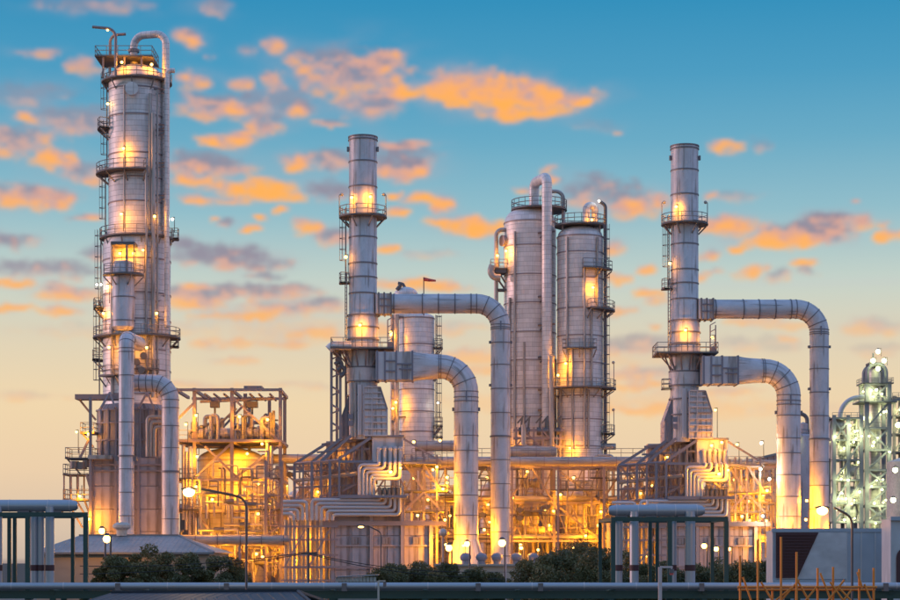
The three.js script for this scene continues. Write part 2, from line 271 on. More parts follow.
// rolled plate: faint patches, runs of rain dirt
const plate = (() => {
  const w = 512, h = 512;
  const color = dataTex(w, h, (i, j) => { const g = wrapF(i, j, w, h, 46, 3, 17), q = wrapF(i, j, w, h, 7, 7, 51), f = wrapF(i, j, w, h, 60, 60, 57); const d = sstep(.54, .78, g) * .26; const v = (228 + (q - .5) * 44 + (f - .5) * 14) * (1 - d); return [v, v * (1 - d * .1), v * (1 - d * .2)].map((x) => Math.max(0, Math.min(255, x))); }, true, [1 / 7, 1 / 9]);
  const bump = dataTex(w, h, (i, j) => { const v = 128 + (wrapF(i, j, w, h, 8, 8, 61) - .5) * 120; return [v, v, v]; }, false, [1 / 7, 1 / 9]);
  return { color, bump };
})();
const grit = (() => { const w = 512, h = 512; return dataTex(w, h, (i, j) => { const q = wrapF(i, j, w, h, 6, 6, 19), f = wrapF(i, j, w, h, 70, 70, 29); const v = 230 + (q - .5) * 70 + (f - .5) * 50; return [v, v * .98, v * .95].map((x) => Math.max(0, Math.min(255, x))); }, true, [1 / 12, 1 / 12]); })();
const rib = (() => { const w = 64, h = 64; return dataTex(w, h, (i) => { const v = (i % 16) < 5 ? 220 : 90; return [v, v, v]; }, false, [1 / 1.6, 1 / 1.6]); })();
const rgb = (r, g, b) => new THREE.Color().setRGB(r, g, b);
const std = (name, c, roughness, metalness, extra = {}) => new THREE.MeshStandardMaterial({ name, color: rgb(...c), roughness, metalness, ...extra });
const M = {
  jacket: std('aluminium_jacket', [.88, .86, .87], .45, .15, { map: jacket.color, bumpMap: jacket.bump, bumpScale: .03 }),
  stack: std('grey_stack_paint', [.75, .75, .80], .45, .1, { map: plate.color, bumpMap: plate.bump, bumpScale: .02 }),
  duct: std('grey_duct_plate', [.75, .74, .80], .45, .1, { map: plate.color, bumpMap: plate.bump, bumpScale: .045 }),
  band: std('band_steel', [.22, .21, .23], .55, .4),
  casing: std('casing_plate', [.58, .52, .56], .6, .1, { map: plate.color, bumpMap: plate.bump, bumpScale: .03 }),
  casingDark: std('weathered_casing', [.36, .35, .38], .65, .2, { map: plate.color, bumpMap: plate.bump, bumpScale: .03 }),
  steel: std('painted_steel', [.32, .27, .28], .6, .15),
  steelBlue: std('grey_blue_steel', [.235, .235, .285], .58, .2),
  deck: std('deck_grating', [.16, .155, .16], .7, .3),
  rail: std('galvanised_rail', [.30, .29, .29], .55, .4),
  pipe: std('bare_insulated_pipe', [.57, .53, .51], .45, .25, { map: plate.color }),
  pipeGrey: std('grey_pipe', [.54, .53, .56], .45, .25),
  pipeDark: std('dark_pipe', [.16, .15, .16], .55, .3),
  valve: std('valve_iron', [.18, .17, .17], .5, .4),
  vessel: std('vessel_jacket', [.66, .63, .62], .45, .25, { map: jacket.color, bumpMap: jacket.bump, bumpScale: .03 }),
  green: std('dark_green_steel', [.026, .075, .07], .5, .1),
  silverPipe: std('aluminium_clad_pipe', [.36, .41, .47], .4, .45, { bumpMap: plate.bump, bumpScale: .01 }),
  maroon: std('dark_red_band', [.07, .026, .03], .6, 0),
  roof: std('blue_grey_metal_roof', [.30, .36, .42], .5, .25, { map: grit, bumpMap: rib, bumpScale: .06 }),
  roofDark: std('dark_blue_roof', [.035, .05, .075], .55, .1, { map: grit, bumpMap: rib, bumpScale: .06 }),
  wall: std('pale_shed_wall', [.42, .40, .37], .8, 0, { map: grit, bumpMap: rib, bumpScale: .04 }),
  white: std('off_white_paint', [.62, .62, .60], .6, 0, { map: grit }),
  blueWall: std('blue_grey_panel', [.46, .58, .72], .55, .05, { map: grit }),
  blueWallPale: std('pale_grey_blue_panel', [.66, .72, .80], .55, .05, { map: grit }),
  ground: std('oiled_earth', [.075, .068, .06], .95, 0, { map: grit }),
  asphalt: std('asphalt', [.05, .05, .052], .9, 0, { map: grit }),
  bark: std('bark', [.09, .065, .045], .9, 0),
  bamboo: std('lamp_orange_scaffold_tube', [.78, .26, .04], .6, .1),  // orange-brown tubes, with the orange of lamp light put into the colour
  pole: std('pole_steel', [.09, .09, .10], .5, .4),
  wire: std('cable_black', [.02, .02, .02], .6, 0),
  flag: std('windsock_cloth', [.65, .12, .10], .8, 0),
  post: std('pinkish_post_paint', [.60, .48, .46], .6, 0),
};
const leafMats = [[.13, .13, .045], [.15, .14, .05], [.105, .108, .04]].map((c, k) => new THREE.MeshPhysicalMaterial({ name: 'leaf_' + 'abc'[k], color: rgb(...c), roughness: .75, transmission: .25, thickness: 0, side: THREE.DoubleSide }));
const PM = { deck: M.deck, rail: M.rail };

// ---------------------------------------------------------------- lamps: a housing, a glowing lens, and the light it gives
const SODIUM = [1, .335, .006], WARM = [1, .58, .14], COOL = [.9, 1, .42], WHITE = [1, .93, .74];
const lens = {};
function lensMat(c, e) { if (c === SODIUM) c = [1, .56, .11]; const k = c.join() + e; return lens[k] ??= new THREE.MeshStandardMaterial({ name: 'lamp_lens', color: rgb(.8, .8, .8), emissive: rgb(...c), emissiveIntensity: e, roughness: .4 }); }
const LENS = new THREE.SphereGeometry(.235, 12, 8), HOOD = lathe([[.02, .36], [.1, .35], [.2, .24], [.2, .2], [.02, .28]], 12);
// at: world position; stem: the end of its bracket, from the lamp, in metres
function lamp(at, stem, label, group, { I = 14, c = SODIUM, e = 6, s = .72, name = 'flood_lamp', category = 'lamp' } = {}) {
  const o = new THREE.Group(); o.name = numbered(name); o.position.copy(at); o.userData = { label, category }; if (group) o.userData.group = group; scene.add(o);
  const l = add(o, 'lamp_lens', LENS, lensMat(c, e)); l.scale.setScalar(s); l.castShadow = false;
  const h = add(o, 'housing', HOOD, M.pole); h.scale.setScalar(s);
  if (stem) { const S = V(...stem), e1 = V(0, .3 * s, 0); const pts = Math.abs(S.y) > .5 ? [V(S.x, S.y, S.z), V(S.x, .35 * s, S.z), e1] : [S, e1]; if (pts.length === 3 && pts[0].x === e1.x && pts[0].z === e1.z) { S.x += .34 * s; pts[0].x = pts[1].x = S.x; } add(o, 'bracket', sweep(pts, .05, 6), M.pole); }
  const p = new THREE.PointLight(rgb(...c), I * (c === SODIUM ? (I > 17 ? 2.5 : 2.7) : 1.5), 0, 2); p.name = 'glow'; p.castShadow = true; p.shadow.radius = 10; o.add(p);
  return o;
}
const P = (px, py, d) => V(WX(px, d), WY(py, d), -d);

// ---------------------------------------------------------------- ground
structure('ground', new THREE.CircleGeometry(3000, 64).rotateX(-Math.PI / 2), M.ground);
structure('plant_paving', new THREE.PlaneGeometry(190, 110).rotateX(-Math.PI / 2).translate(6, .004, -240), std('pale_concrete', [.22, .21, .19], .9, 0, { map: grit }));
structure('road', new THREE.PlaneGeometry(260, 9).rotateX(-Math.PI / 2).translate(0, .008, -166), M.asphalt);

// ---------------------------------------------------------------- tall column and what stands round it
{
  const D = 236, t = thing('distillation_column', 'tallest silver column with many lit ring platforms and a gooseneck pipe on top', 'column', 137, D);
  const { X, Y, M: S } = t, r1 = S(28), r2 = S(33.5);
  add(t, 'shell', lathe([[r2, 0], [r2, Y(246)], [r1, Y(228)], [r1, Y(82)]], 56), M.jacket);
  const dome = []; for (let i = 0; i <= 10; i++) { const a = i / 10 * Math.PI / 2; dome.push([r1 * Math.cos(a) + .001, Y(82) + S(17) * Math.sin(a)]); }
  add(t, 'dome', lathe(dome, 48), M.jacket);
  for (const py of [92, 119, 157, 181, 205]) hoop(t, M.steel, 0, Y(py), 0, r1 + .07, .16);
  for (const py of [262, 296, 322, 352, 372, 396]) hoop(t, M.steel, 0, Y(py), 0, r2 + .07, .16);
  // manway on the front
  const mw = part(t, 'manway'); rod(mw, 'neck', M.jacket, V(0, Y(96), r1 - .3), V(0, Y(96), r1 + .45), S(5.2)).geometry = CYL24; rod(mw, 'cover', M.jacket, V(0, Y(96), r1 + .45), V(0, Y(96), r1 + .6), S(6.6)).geometry = CYL24;
  // overhead line: gooseneck out of the dome, down the side
  pipe(t, 'overhead_pipe', M.jacket, [V(X(134), Y(68), 0), V(X(134), Y(36), 0), V(X(167.5), Y(36), 1.2), V(X(167.5), 0, 1.2)], S(3.7), S(11), 24);
  collar(t, M.band, V(X(134), Y(51), 0), UP, S(5.6), .35, 'flange');
  pipe(t, 'side_pipe', M.jacket, [V(X(170), Y(330), 2.6), V(X(170), Y(76), 2.6), V(X(178), Y(76), 2.6)], S(2.4), S(4), 16);
  for (const [px, a, b, r, z] of [[151.5, 172, 400, .16, 3.9], [154.5, 100, 235, .2, 3.3], [158, 120, 400, .24, 3.6], [161.5, 96, 400, .13, 3.2], [129, 92, 232, .11, 3.35], [117, 246, 400, .2, 3.4]]) pipe(t, 'riser_pipe', M.pipe, [V(X(px), Y(a), z), V(X(px), Y(b), z)], r);
  for (const py of [95, 130, 136, 168, 200, 300, 316]) { bar(t, 'pipe_guide', M.band, V(X(158), Y(py), 3), V(X(170), Y(py - 3), 1.4), .14); bar(t, 'pipe_guide', M.band, V(X(160), Y(py + 5), 3), V(X(168), Y(py), 1.4), .12); }
  for (const [py, ri, ro, a0, a1] of [[83, r1, S(35), -115, 115], [130, r1, S(39), -112, -62], [175, r1, S(40.5), -105, 22], [239, r2 - .2, S(37), -115, 115], [309, r2, S(43), -112, -68], [338, r2, S(43.5), -115, 115], [360, r2, S(44), -108, -80]]) ringPlatform(t, 0, Y(py), 0, ri, ro, a0, a1, PM);
  for (const [px, y0, y1] of [[108, 130, 83], [108, 175, 130], [106.5, 239, 175], [102, 309, 239], [100.5, 400, 309]]) ladder(t, M.band, X(px), Y(y0), Y(y1) + 1, .6, -1.5);
  // small landings on the far side, seen past the edge
  for (const [py, a] of [[232, 97], [340, 97]]) ringPlatform(t, 0, Y(py + 6), 0, r2, S(42), a - 12, a + 12, PM, false);
  // raised deck over the dome with davits
  deckPlatform(t, X(99), X(156), Y(61), -2.6, 2.8, PM, 'top_platform');
  for (const [px, z] of [[107, 2.5], [128, 2.5], [145, 2.5], [107, -2.3], [145, -2.3]]) bar(t, 'deck_post', M.steel, V(X(px), Y(82), z), V(X(px), Y(61.5), z), .2);
  pipe(t, 'davit', M.steel, [V(X(121), Y(84), 3.6), V(X(121), Y(37), 3.6), V(X(98), Y(35), 3.6)], .17, 1.1);
  pipe(t, 'davit', M.steel, [V(X(113.5), Y(61), 2.2), V(X(113.5), Y(40), 2.2), V(X(129), Y(39), 2.2)], .17, .9);
  // front vessel hung on the column with its small hooded platform
  add(t, 'side_vessel', lathe([[.01, Y(336)], [S(8), Y(335)], [S(11), Y(332)], [S(11), Y(276)], [S(9), Y(268)], [.01, Y(266)]], 32), M.duct).position.set(X(130.5), 0, r2 + 1.0);
  for (const py of [282, 303, 326]) hoop(t, M.band, X(130.5), Y(py), r2 + 1.0, S(11) + .06, .12);
  ringPlatform(t, X(130.5), Y(281), r2 + 1.0, S(11), S(20), -95, 95, PM);
  box(t, 'hood', M.deck, X(120), X(143), Y(253), Y(250), r2 - .4, r2 + 2.4); bar(t, 'hood_post', M.steel, V(X(135.5), Y(280), r2 + 2.2), V(X(135.5), Y(252), r2 + 2.2), .24);
  for (const px of [121, 142]) bar(t, 'hood_post', M.steel, V(X(px), Y(281), r2 + 1.9), V(X(px), Y(252), r2 + 1.9), .12);
  // valves and nozzles at the foot of the front vessel
  for (const [px, py] of [[139, 345], [146, 352], [150, 360], [143, 366], [137, 372], [148, 374]]) { rod(t, 'nozzle', M.valve, V(X(px), Y(py), r2 - .2), V(X(px), Y(py), r2 + .9), .3); rod(t, 'hand_wheel', M.valve, V(X(px), Y(py), r2 + .9), V(X(px), Y(py), r2 + 1.0), .42); }
  ringPlatform(t, 0, Y(378), 0, r2, S(42), -55, -22, PM); ringPlatform(t, 0, Y(372), 0, r2, S(40), 8, 42, PM);

  const G = 'amber lamps on the tallest column', at = (px, py, z) => V(t.position.x + X(px), Y(py), -D + z), F1 = (px, r) => Math.sqrt(Math.max(0, r * r - X(px) ** 2));
  lamp(at(127, 70, r1 + .35), [0, -1.5, 0], 'amber lamp under the top deck of the tallest column', G, { I: 9 });
  lamp(at(155, 70, 2.6), [0, -1.5, 0], 'amber lamp under the top deck of the tallest column', G, { I: 9 });
  lamp(at(113, 38, 3.6), [.2, .3, 0], 'small lamp at the tip of the davit on the tallest column', G, { I: 2, s: .6 });
  lamp(at(143.5, 34, .3), [0, -.6, -.3], 'tiny lamp on the gooseneck pipe of the tallest column', G, { I: 1.5, s: .5 });
  lamp(at(129.5, 156, F1(129.5, r1) + 1.1), [0, -2, 0], 'single amber lamp on the partial ring platform of the tallest column', G, { I: 11 });
  lamp(at(111, 108, F1(111, r1) + .9), [0, -2.5, 0], 'whitish lamp above the small side landing of the tallest column', G, { I: 2.5, c: WARM, s: .7 });
  lamp(at(128, 221, F1(128, r2) + .9), [0, -2, 0], 'amber lamp on the middle ring platform of the tallest column', G, { I: 11 });
  lamp(at(159.5, 222, F1(159.5, r2) + .9), [0, -2, 0], 'amber lamp on the middle ring platform of the tallest column', G, { I: 11 });
  lamp(at(174, 221, 1.2), [0, -1.5, 0], 'white lamp on the far edge of the middle ring platform of the tallest column', G, { I: 2, c: WHITE, s: .7 });
  lamp(at(126, 259, r2 + .35), [0, -2.3, 0], 'amber lamp under the hooded platform of the tallest column', G, { I: 10 });
  lamp(at(139.5, 259, r2 + .35), [0, -2.3, 0], 'amber lamp under the hooded platform of the tallest column', G, { I: 10 });
  lamp(at(149.5, 256.5, r2 + .9), [0, -2.6, 0], 'small lamp on the end post of the hooded platform of the tallest column', G, { I: 2, s: .6 });
  lamp(at(112.5, 290, F1(112.5, r2) + .7), [0, -2, 0], 'amber lamp on the side landing of the tallest column', G, { I: 7 });
  lamp(at(107, 316, F1(107, r2) + .6), [0, -2, 0], 'amber lamp above the lower ring platform of the tallest column', G, { I: 8 });
  lamp(at(161, 317, F1(161, r2) + .7), [0, -2, 0], 'amber lamp above the lower ring platform of the tallest column', G, { I: 9 });
  lamp(at(116.5, 352, r2 + 1.2), [0, -2.4, 0], 'bright amber lamp beside the capped duct of the tallest column', G, { I: 8 });
  lamp(at(140, 351, r2 + 1.4), [0, -2, 0], 'amber lamp among the nozzles of the tallest column', G, { I: 8 });
  lamp(at(153, 352, r2 + .9), [0, -2.2, 0], 'small amber lamp by the risers of the tallest column', G, { I: 4, s: .7 });
  for (const [px, py] of [[100, 287], [104, 287]]) lamp(at(px, py, 2.0), [0, -2.4, 0], 'white lamp on the outer rail of the side landing of the tallest column', G, { I: 1.5, c: WHITE, s: .6 });
}
// flue ducts in front of the tall column
function roundDuct(name, label, cat, px, d, build, group) { const t = thing(name, label, cat, px, d, group); build(t); return t; }
{
  const t = thing('flue_duct', 'tall grey riser duct with capped elbow in front of the tallest column', 'duct', 126.5, 219), { X, Y, M: S } = t, r = S(7.6);
  pipe(t, 'duct_shell', M.duct, [V(0, 0, 0), V(0, Y(338), 0), V(0, Y(338) + .3, -8.5)], r, r * 1.35, 32);
  for (let py = 352; py < 540; py += 23.4) hoop(t, M.band, 0, Y(py), 0, r + .05, .09);
  hoop(t, M.band, 0, Y(456), 0, r + .14, .16, 'flange'); for (const s of [-1, 1]) box(t, 'lug', M.band, s * (r + .02), s * (r + .35), Y(461), Y(456), -.2, .2);
  for (let k = 0; k < 4; k++) { const a = k / 3 * Math.PI / 2, R = r * 1.35, c = V(0, Y(338) - R, -R); collar(t, M.band, c.clone().add(V(0, Math.sin(a) * R, Math.cos(a) * R)), V(0, Math.cos(a), -Math.sin(a)), r + .05, .09); }
}
{
  const t = thing('flue_duct', 'short elbowed grey duct leaving the side of the tallest column', 'duct', 170.5, 221), { X, Y, M: S } = t, r = S(8.6), R = S(17), yt = Y(383);
  pipe(t, 'duct_shell', M.duct, [V(X(127), yt, 0), V(0, yt, 0), V(0, 0, 0)], r, R, 32);
  for (const px of [140, 147]) collar(t, M.band, V(X(px), yt, 0), V(1, 0, 0), r + .05, .1);
  for (let k = 0; k < 5; k++) { const a = k / 4 * Math.PI / 2, c = V(-R, yt - R, 0); collar(t, M.band, c.clone().add(V(Math.sin(a) * R, Math.cos(a) * R, 0)), V(Math.cos(a), -Math.sin(a), 0), r + .05, .1); }
  for (const py of [408, 426, 448, 471, 496, 519]) hoop(t, M.band, 0, Y(py), 0, r + .05, .09);
  hoop(t, M.band, 0, Y(472), 0, r + .13, .14, 'flange');
}
// furnace box at the foot of the tall column
{
  const D = 226, t = thing('process_furnace', 'mauve plated furnace box with darker upper drum behind the riser ducts', 'furnace', 132, D), { X, Y, M: S } = t;
  const xs = [98, 120.5, 143, 166].map(X), ys = [Y(586), Y(560), Y(532), Y(510), Y(487), Y(459)], zf = 3, zb = -3.2;
  box(t, 'core', M.casing, xs[0] + .1, xs[3] - .1, 0, Y(459) - .1, zb, zf - .1);
  for (let i = 0; i < 3; i++) for (let j = 0; j < 5; j++) box(t, 'panel', M.casing, xs[i] + .035, xs[i + 1] - .035, (j ? ys[j] : 0) + .035, ys[j + 1] - .035, zf - .1, zf + .06);
  for (let j = 0; j < 5; j++) for (const [x, s] of [[xs[0], -1], [xs[3], 1]]) box(t, 'panel', M.casing, x + s * .05, x - s * .1, (j ? ys[j] : 0) + .035, ys[j + 1] - .035, zb + .1, zf - .15);
  for (const x of xs) bar(t, 'stiffener', M.steel, V(x, 0, zf + .12), V(x, Y(459), zf + .12), .26);
  for (const py of [466, 472]) bar(t, 'stiffener', M.steel, V(xs[0], Y(py), zf + .16), V(xs[3], Y(py), zf + .16), .2);
  // upper drum with flat cone and ribs
  const up = lathe([[S(35), Y(459)], [S(35), Y(411)], [S(30), Y(405)], [.01, Y(402)]], 14, -Math.PI + Math.PI / 14, Math.PI + Math.PI / 14); add(t, 'upper_drum', up, M.casingDark).scale.z = .68;
  for (const py of [411, 424, 441, 458]) { const h = hoop(t, M.steelBlue, 0, Y(py), 0, S(35) + .1, .16); h.scale.z *= .69; }
  for (const px of [104, 112, 120, 144, 152, 160]) bar(t, 'rib', M.steelBlue, V(X(px), Y(459), .68 * Math.sqrt(Math.max(.5, S(35) ** 2 - X(px) ** 2)) + .05), V(X(px), Y(409), .68 * Math.sqrt(Math.max(.5, S(35) ** 2 - X(px) ** 2)) + .05), .16);
  for (const [a, b] of [[106, 113], [120, 113], [143, 150], [158, 150]]) bar(t, 'brace', M.steel, V(X(a), Y(410), 3.2), V(X(b), Y(394), 2), .2);
  for (const [px, top] of [[152, 419], [155.5, 424], [159, 429]]) pipe(t, 'process_pipe', M.pipe, [V(X(px), Y(458), 3.3), V(X(px), Y(top), 3.3), V(X(169), Y(top), 3.3)], .2, .4);
  box(t, 'ledge', M.pipe, X(95), X(118), Y(461), Y(457), zf, zf + 1.4);
  box(t, 'crane_beam', M.steel, X(77), X(122), Y(400), Y(395), -1, 1.2); bar(t, 'brace', M.steel, V(X(80), Y(400), 0), V(X(96), Y(420), 0), .22);
  bar(t, 'stair_post', M.steel, V(X(97), 0, 4), V(X(97), Y(400), 4), .3);
  // access platforms on the flank
  for (const [x0, x1, py, z0, z1] of [[85, 99, 434, 0, 3], [71, 99, 459, -.5, 3.5], [68, 98, 475, -1, 3], [68, 98, 500, -1, 3]]) deckPlatform(t, X(x0), X(x1), Y(py), z0, z1, PM);
  for (const px of [69, 76, 83, 97]) for (const z of [-.8, 2.8]) bar(t, 'platform_post', M.steel, V(X(px), Y(501), z), V(X(px), Y(475), z), .16);
  for (const [a, b] of [[70, 86], [80, 96], [88, 98]]) bar(t, 'brace', M.steel, V(X(a), Y(501), 2), V(X(b), Y(528), 2), .2);
  bar(t, 'brace', M.steel, V(X(71), Y(460), 2), V(X(84), Y(475), 2), .16); bar(t, 'brace', M.steel, V(X(85), Y(434), 2), V(X(97), Y(448), 2), .16);
  bar(t, 'stair_stringer', M.steel, V(X(92), Y(475), 3.4), V(X(99), Y(500), 3.4), .25); bar(t, 'stair_stringer', M.steel, V(X(86), Y(459), 3.4), V(X(97), Y(436), 3.4), .25);
  for (const [px, py, r] of [[80, 467, .5], [87, 468, .6], [92, 466, .45]]) rod(t, 'valve', M.valve, V(X(px), Y(py) - .3, 3.2), V(X(px), Y(py) + .5, 3.2), r);
  const G = 'amber lamps on the furnace box', at = (px, py, z) => V(t.position.x + X(px), Y(py), -D + z);
  lamp(at(94.5, 436, 3.6), [0, -2.4, 0], 'bright amber lamp on the flank platform of the mauve furnace box', G, { I: 24 });
  lamp(at(80, 433, 2), [0, -2.4, 0], 'dim lamp on the rail post of the flank platform of the furnace box', G, { I: 2, s: .6, c: WARM });
  lamp(at(85, 497, 3.2), [0, 1.2, 0], 'amber lamp below the lowest flank platform of the furnace box', G, { I: 14 });
  lamp(at(97, 520, 5), [0, -2, 0], 'amber lamp low at the corner of the furnace box', G, { I: 34 });
  lamp(at(110, 548, 9), [0, -2, 0], 'amber lamp low in front of the furnace box', G, { I: 30 });
  lamp(at(142, 552, 8), [0, -2, 0], 'amber lamp low in front of the furnace box', G, { I: 24 });
}

// ---------------------------------------------------------------- open steel frame beside the tall column
{
  const D = 233, t = thing('process_structure', 'open steel frame lit orange around a big drum, with a flat roof beam', 'steel structure', 232, D), { X, Y, M: S } = t;
  const zf = 0, zb = -11, st = M.steel, xsF = [176, 194.5, 232, 280.5], xsB = [183, 224, 240, 261, 277];
  for (const px of xsF) bar(t, 'column', st, V(X(px), 0, zf), V(X(px), Y(388), zf), .38, .38, HBEAM);
  for (const px of xsB) bar(t, 'column', st, V(X(px), 0, zb), V(X(px), Y(389), zb), .38, .38, HBEAM);
  bar(t, 'column', st, V(X(241), Y(440), -5), V(X(241), Y(390), -5), .42, .42, HBEAM);
  for (const [py, w] of [[390, .5], [441, .6], [480, .4], [511, .4], [548, .4]]) { bar(t, 'beam', st, V(X(170), Y(py), zf + .25), V(X(282), Y(py), zf + .25), .3, w); bar(t, 'beam', st, V(X(180), Y(py + 1), zb), V(X(279), Y(py + 1), zb), .3, w); for (const px of xsF) bar(t, 'beam', st, V(X(px), Y(py), zf), V(X(px * .985 + 3), Y(py), zb), .3, .35); }
  box(t, 'floor_plate', M.deck, X(178), X(281), Y(440) - .1, Y(440), zb, zf); railing(t, M.rail, [V(X(178), Y(440), zf + .4), V(X(281), Y(440), zf + .4)]);
  box(t, 'roof_unit', M.steelBlue, X(243), X(261), Y(388), Y(385), -4, -1);
  for (const [a, ya, b, yb, z] of [[195, 440, 232, 405, -5], [232, 397, 278, 440, 0], [195, 402, 172, 425, 0], [224, 440, 241, 398, zb], [232, 400, 195, 440, zb], [195, 478, 232, 443, zf], [205, 446, 240, 480, zf], [232, 480, 280, 445, zf], [195, 511, 232, 482, zb], [240, 482, 280, 511, zf], [195, 512, 225, 548, zf], [240, 548, 280, 512, zf], [195, 575, 232, 549, zf], [240, 549, 280, 580, zf]]) bar(t, 'brace', st, V(X(a), Y(ya), z), V(X(b), Y(yb), z), .26);
  for (const px of [205, 214, 224, 250, 259, 270]) bar(t, 'purlin', st, V(X(px), Y(394), zf), V(X(px - 2), Y(393), zb), .2);
  bar(t, 'crane_rail', st, V(X(196), Y(399), -4), V(X(272), Y(396), -4), .3, .35);
  for (const [px, w] of [[211, 9], [249, 11]]) { const h = part(t, 'hoist'); box(h, 'hoist_body', M.pipeDark, X(px - w / 2), X(px + w / 2), Y(405), Y(399), -4.6, -3.4); rod(h, 'hook_chain', M.pipeDark, V(X(px), Y(412), -4), V(X(px), Y(404), -4), .12); }
  const R = rng(9);
  for (let k = 0; k < 26; k++) {                                     // pipework on the top floor
    const px = 186 + 92 * R(), z = -1 - 8 * R(), h = 8 + 20 * R(), q = px + (R() - .5) * 24;
    pipe(t, 'process_pipe', M.pipe, [V(X(px), Y(440), z), V(X(px), Y(440 - h), z), V(X(Math.min(279, Math.max(184, q))), Y(440 - h), z), V(X(Math.min(279, Math.max(184, q))), Y(440), z)], .12 + .16 * R(), .35);
  }
  for (const [px, py, z] of [[203, 426, -1], [212, 424, -3], [231, 417, -1.5], [244, 416, -2], [252, 428, -1], [262, 424, -3], [237, 430, -.8], [273, 420, -1.5]]) { const v = part(t, 'valve'); rod(v, 'valve_stem', M.valve, V(X(px), Y(440), z), V(X(px), Y(py), z), .14); rod(v, 'hand_wheel', M.valve, V(X(px), Y(py), z), V(X(px), Y(py - 1.3), z), .5); }
  for (const [px, w, h] of [[200, 10, 7], [224, 13, 8], [250, 12, 9], [268, 8, 8]]) add(t, 'exchanger', sweep([V(X(px - w / 2), Y(440 - h), -3), V(X(px + w / 2), Y(440 - h), -3)], .65, 16), M.vessel);
  for (const [px, py] of [[270, 412], [273, 410]]) bar(t, 'vent_stack', M.pipeDark, V(X(px), Y(440), -1), V(X(px), Y(py), -1), .32);
  // pipes down the flank and between the floors
  for (const [px, a, b] of [[184, 445, 520], [187, 452, 530], [190.5, 447, 545], [268, 443, 560], [272, 446, 548], [276, 470, 575], [201, 480, 560], [248, 512, 575], [256, 512, 575]]) pipe(t, 'riser_pipe', M.pipe, [V(X(px), Y(a), .5), V(X(px), Y(b), .5)], .2);
  for (const [px, py] of [[212, 494], [230, 502], [252, 505], [220, 530], [246, 525], [262, 532], [270, 496], [206, 556], [236, 560], [262, 562], [190, 560]]) { rod(t, 'valve', M.valve, V(X(px) - .6, Y(py), 1), V(X(px) + .6, Y(py), 1), .35); pipe(t, 'process_pipe', M.pipe, [V(X(px) - 2.4, Y(py), 1), V(X(px) + 2.2, Y(py), 1), V(X(px) + 2.2, Y(py) - 2.5, 1)], .15, .3); }
  // walkways, ladders and a pipe lattice on the middle floors
  for (const [x0, x1, py] of [[178, 196, 480], [252, 281, 480], [178, 200, 511], [246, 281, 511], [178, 282, 548]]) deckPlatform(t, X(x0), X(x1), Y(py) + .2, -1.2, 1.1, PM);
  for (const [px, a, b] of [[192, 511, 480], [266, 548, 511], [256, 511, 480], [203, 585, 548]]) ladder(t, M.rail, X(px), Y(a) + .2, Y(b) + 1, 1.2, 0, false);
  for (let k = 0; k < 60; k++) { const px = 180 + 100 * R(), py = 447 + 120 * R(), z = .6 + 1.2 * R(), dx = (R() - .5) * 26, dy = 6 + 20 * R(); pipe(t, 'process_pipe', R() < .75 ? M.pipe : M.pipeDark, [V(X(px), Math.max(.3, Y(py + dy)), z), V(X(px), Y(py), z), V(X(Math.min(281, Math.max(178, px + dx))), Y(py), z)], .06 + .1 * R(), .25); }
  for (const px of [268, 284]) for (const z of [1.6, 3.4]) bar(t, 'lattice_post', st, V(X(px), 0, z), V(X(px), Y(462), z), .18);
  for (let py = 466, k = 0; py < 575; py += 10, k++) { bar(t, 'lattice_tie', st, V(X(268), Y(py), 3.4), V(X(284), Y(py), 3.4), .13); bar(t, 'lattice_tie', st, V(X(k % 2 ? 268 : 284), Y(py), 3.4), V(X(k % 2 ? 284 : 268), Y(py + 10), 3.4), .12); }
  const v = thing('storage_drum', 'big upright drum inside the open steel frame, glowing orange', 'vessel', 231, 240), rr = v.M(33);
  const dm = [[rr, 0], [rr, v.Y(460)]]; for (let i = 1; i <= 8; i++) { const a = i / 8 * Math.PI / 2; dm.push([rr * Math.cos(a) + .001, v.Y(460) + v.M(12) * Math.sin(a)]); }
  add(v, 'drum_shell', lathe(dm, 48), M.vessel); for (const py of [461, 486, 514, 540]) hoop(v, M.steel, 0, v.Y(py), 0, rr + .06, .14);
  for (const px of [212, 226, 244, 252]) pipe(v, 'riser_pipe', M.pipe, [V(v.X(px), 0, Math.sqrt(rr * rr - v.X(px) ** 2) + .35), V(v.X(px), v.Y(470), Math.sqrt(rr * rr - v.X(px) ** 2) + .35)], .15);
  const p = thing('transfer_pipe', 'thick horizontal pipe crossing low in front of the drum frame', 'pipe', 232, 228);
  add(p, 'pipe_shell', sweep([V(p.X(176), p.Y(540), 0), V(p.X(292), p.Y(540), 0)], p.M(5.2), 24), M.pipe); for (const px of [196, 218, 241, 262, 284]) collar(p, M.band, V(p.X(px), p.Y(540), 0), V(1, 0, 0), p.M(5.2) + .05, .12); for (const px of [190, 240, 286]) bar(p, 'support', M.steel, V(p.X(px), 0, 0), V(p.X(px), p.Y(545), 0), .3);
  const G = 'amber lamps in the drum frame', at = (px, py, z) => V(t.position.x + X(px), Y(py), -D + z);
  for (const [px, py, z, I] of [[197, 416, .8, 12], [240, 417, .6, 10], [268, 420, .6, 12], [187, 425, 1, 14]]) lamp(at(px, py, z), [0, -2.2, 0], 'amber lamp over the top floor of the drum frame', G, { I: I * 1.7 });
  for (const [px, py, z, I] of [[263, 444.5, 1, 16], [246, 453, -1.5, 26], [198, 457, 1, 16]]) lamp(at(px, py, z), [0, .9, 0], 'amber lamp hung below the top floor of the drum frame', G, { I: I * 1.7 });
  for (const [px, py, z, I] of [[197, 487, 1, 18], [259, 484, .9, 12], [266, 486, 1, 14], [243, 489, -1.6, 14], [270, 505, .9, 8], [259, 514, 1, 10], [214, 500, 1.6, 16]]) lamp(at(px, py, z), [0, -1.8, 0], 'amber lamp on the middle floors of the drum frame', G, { I: I * 1.7 });
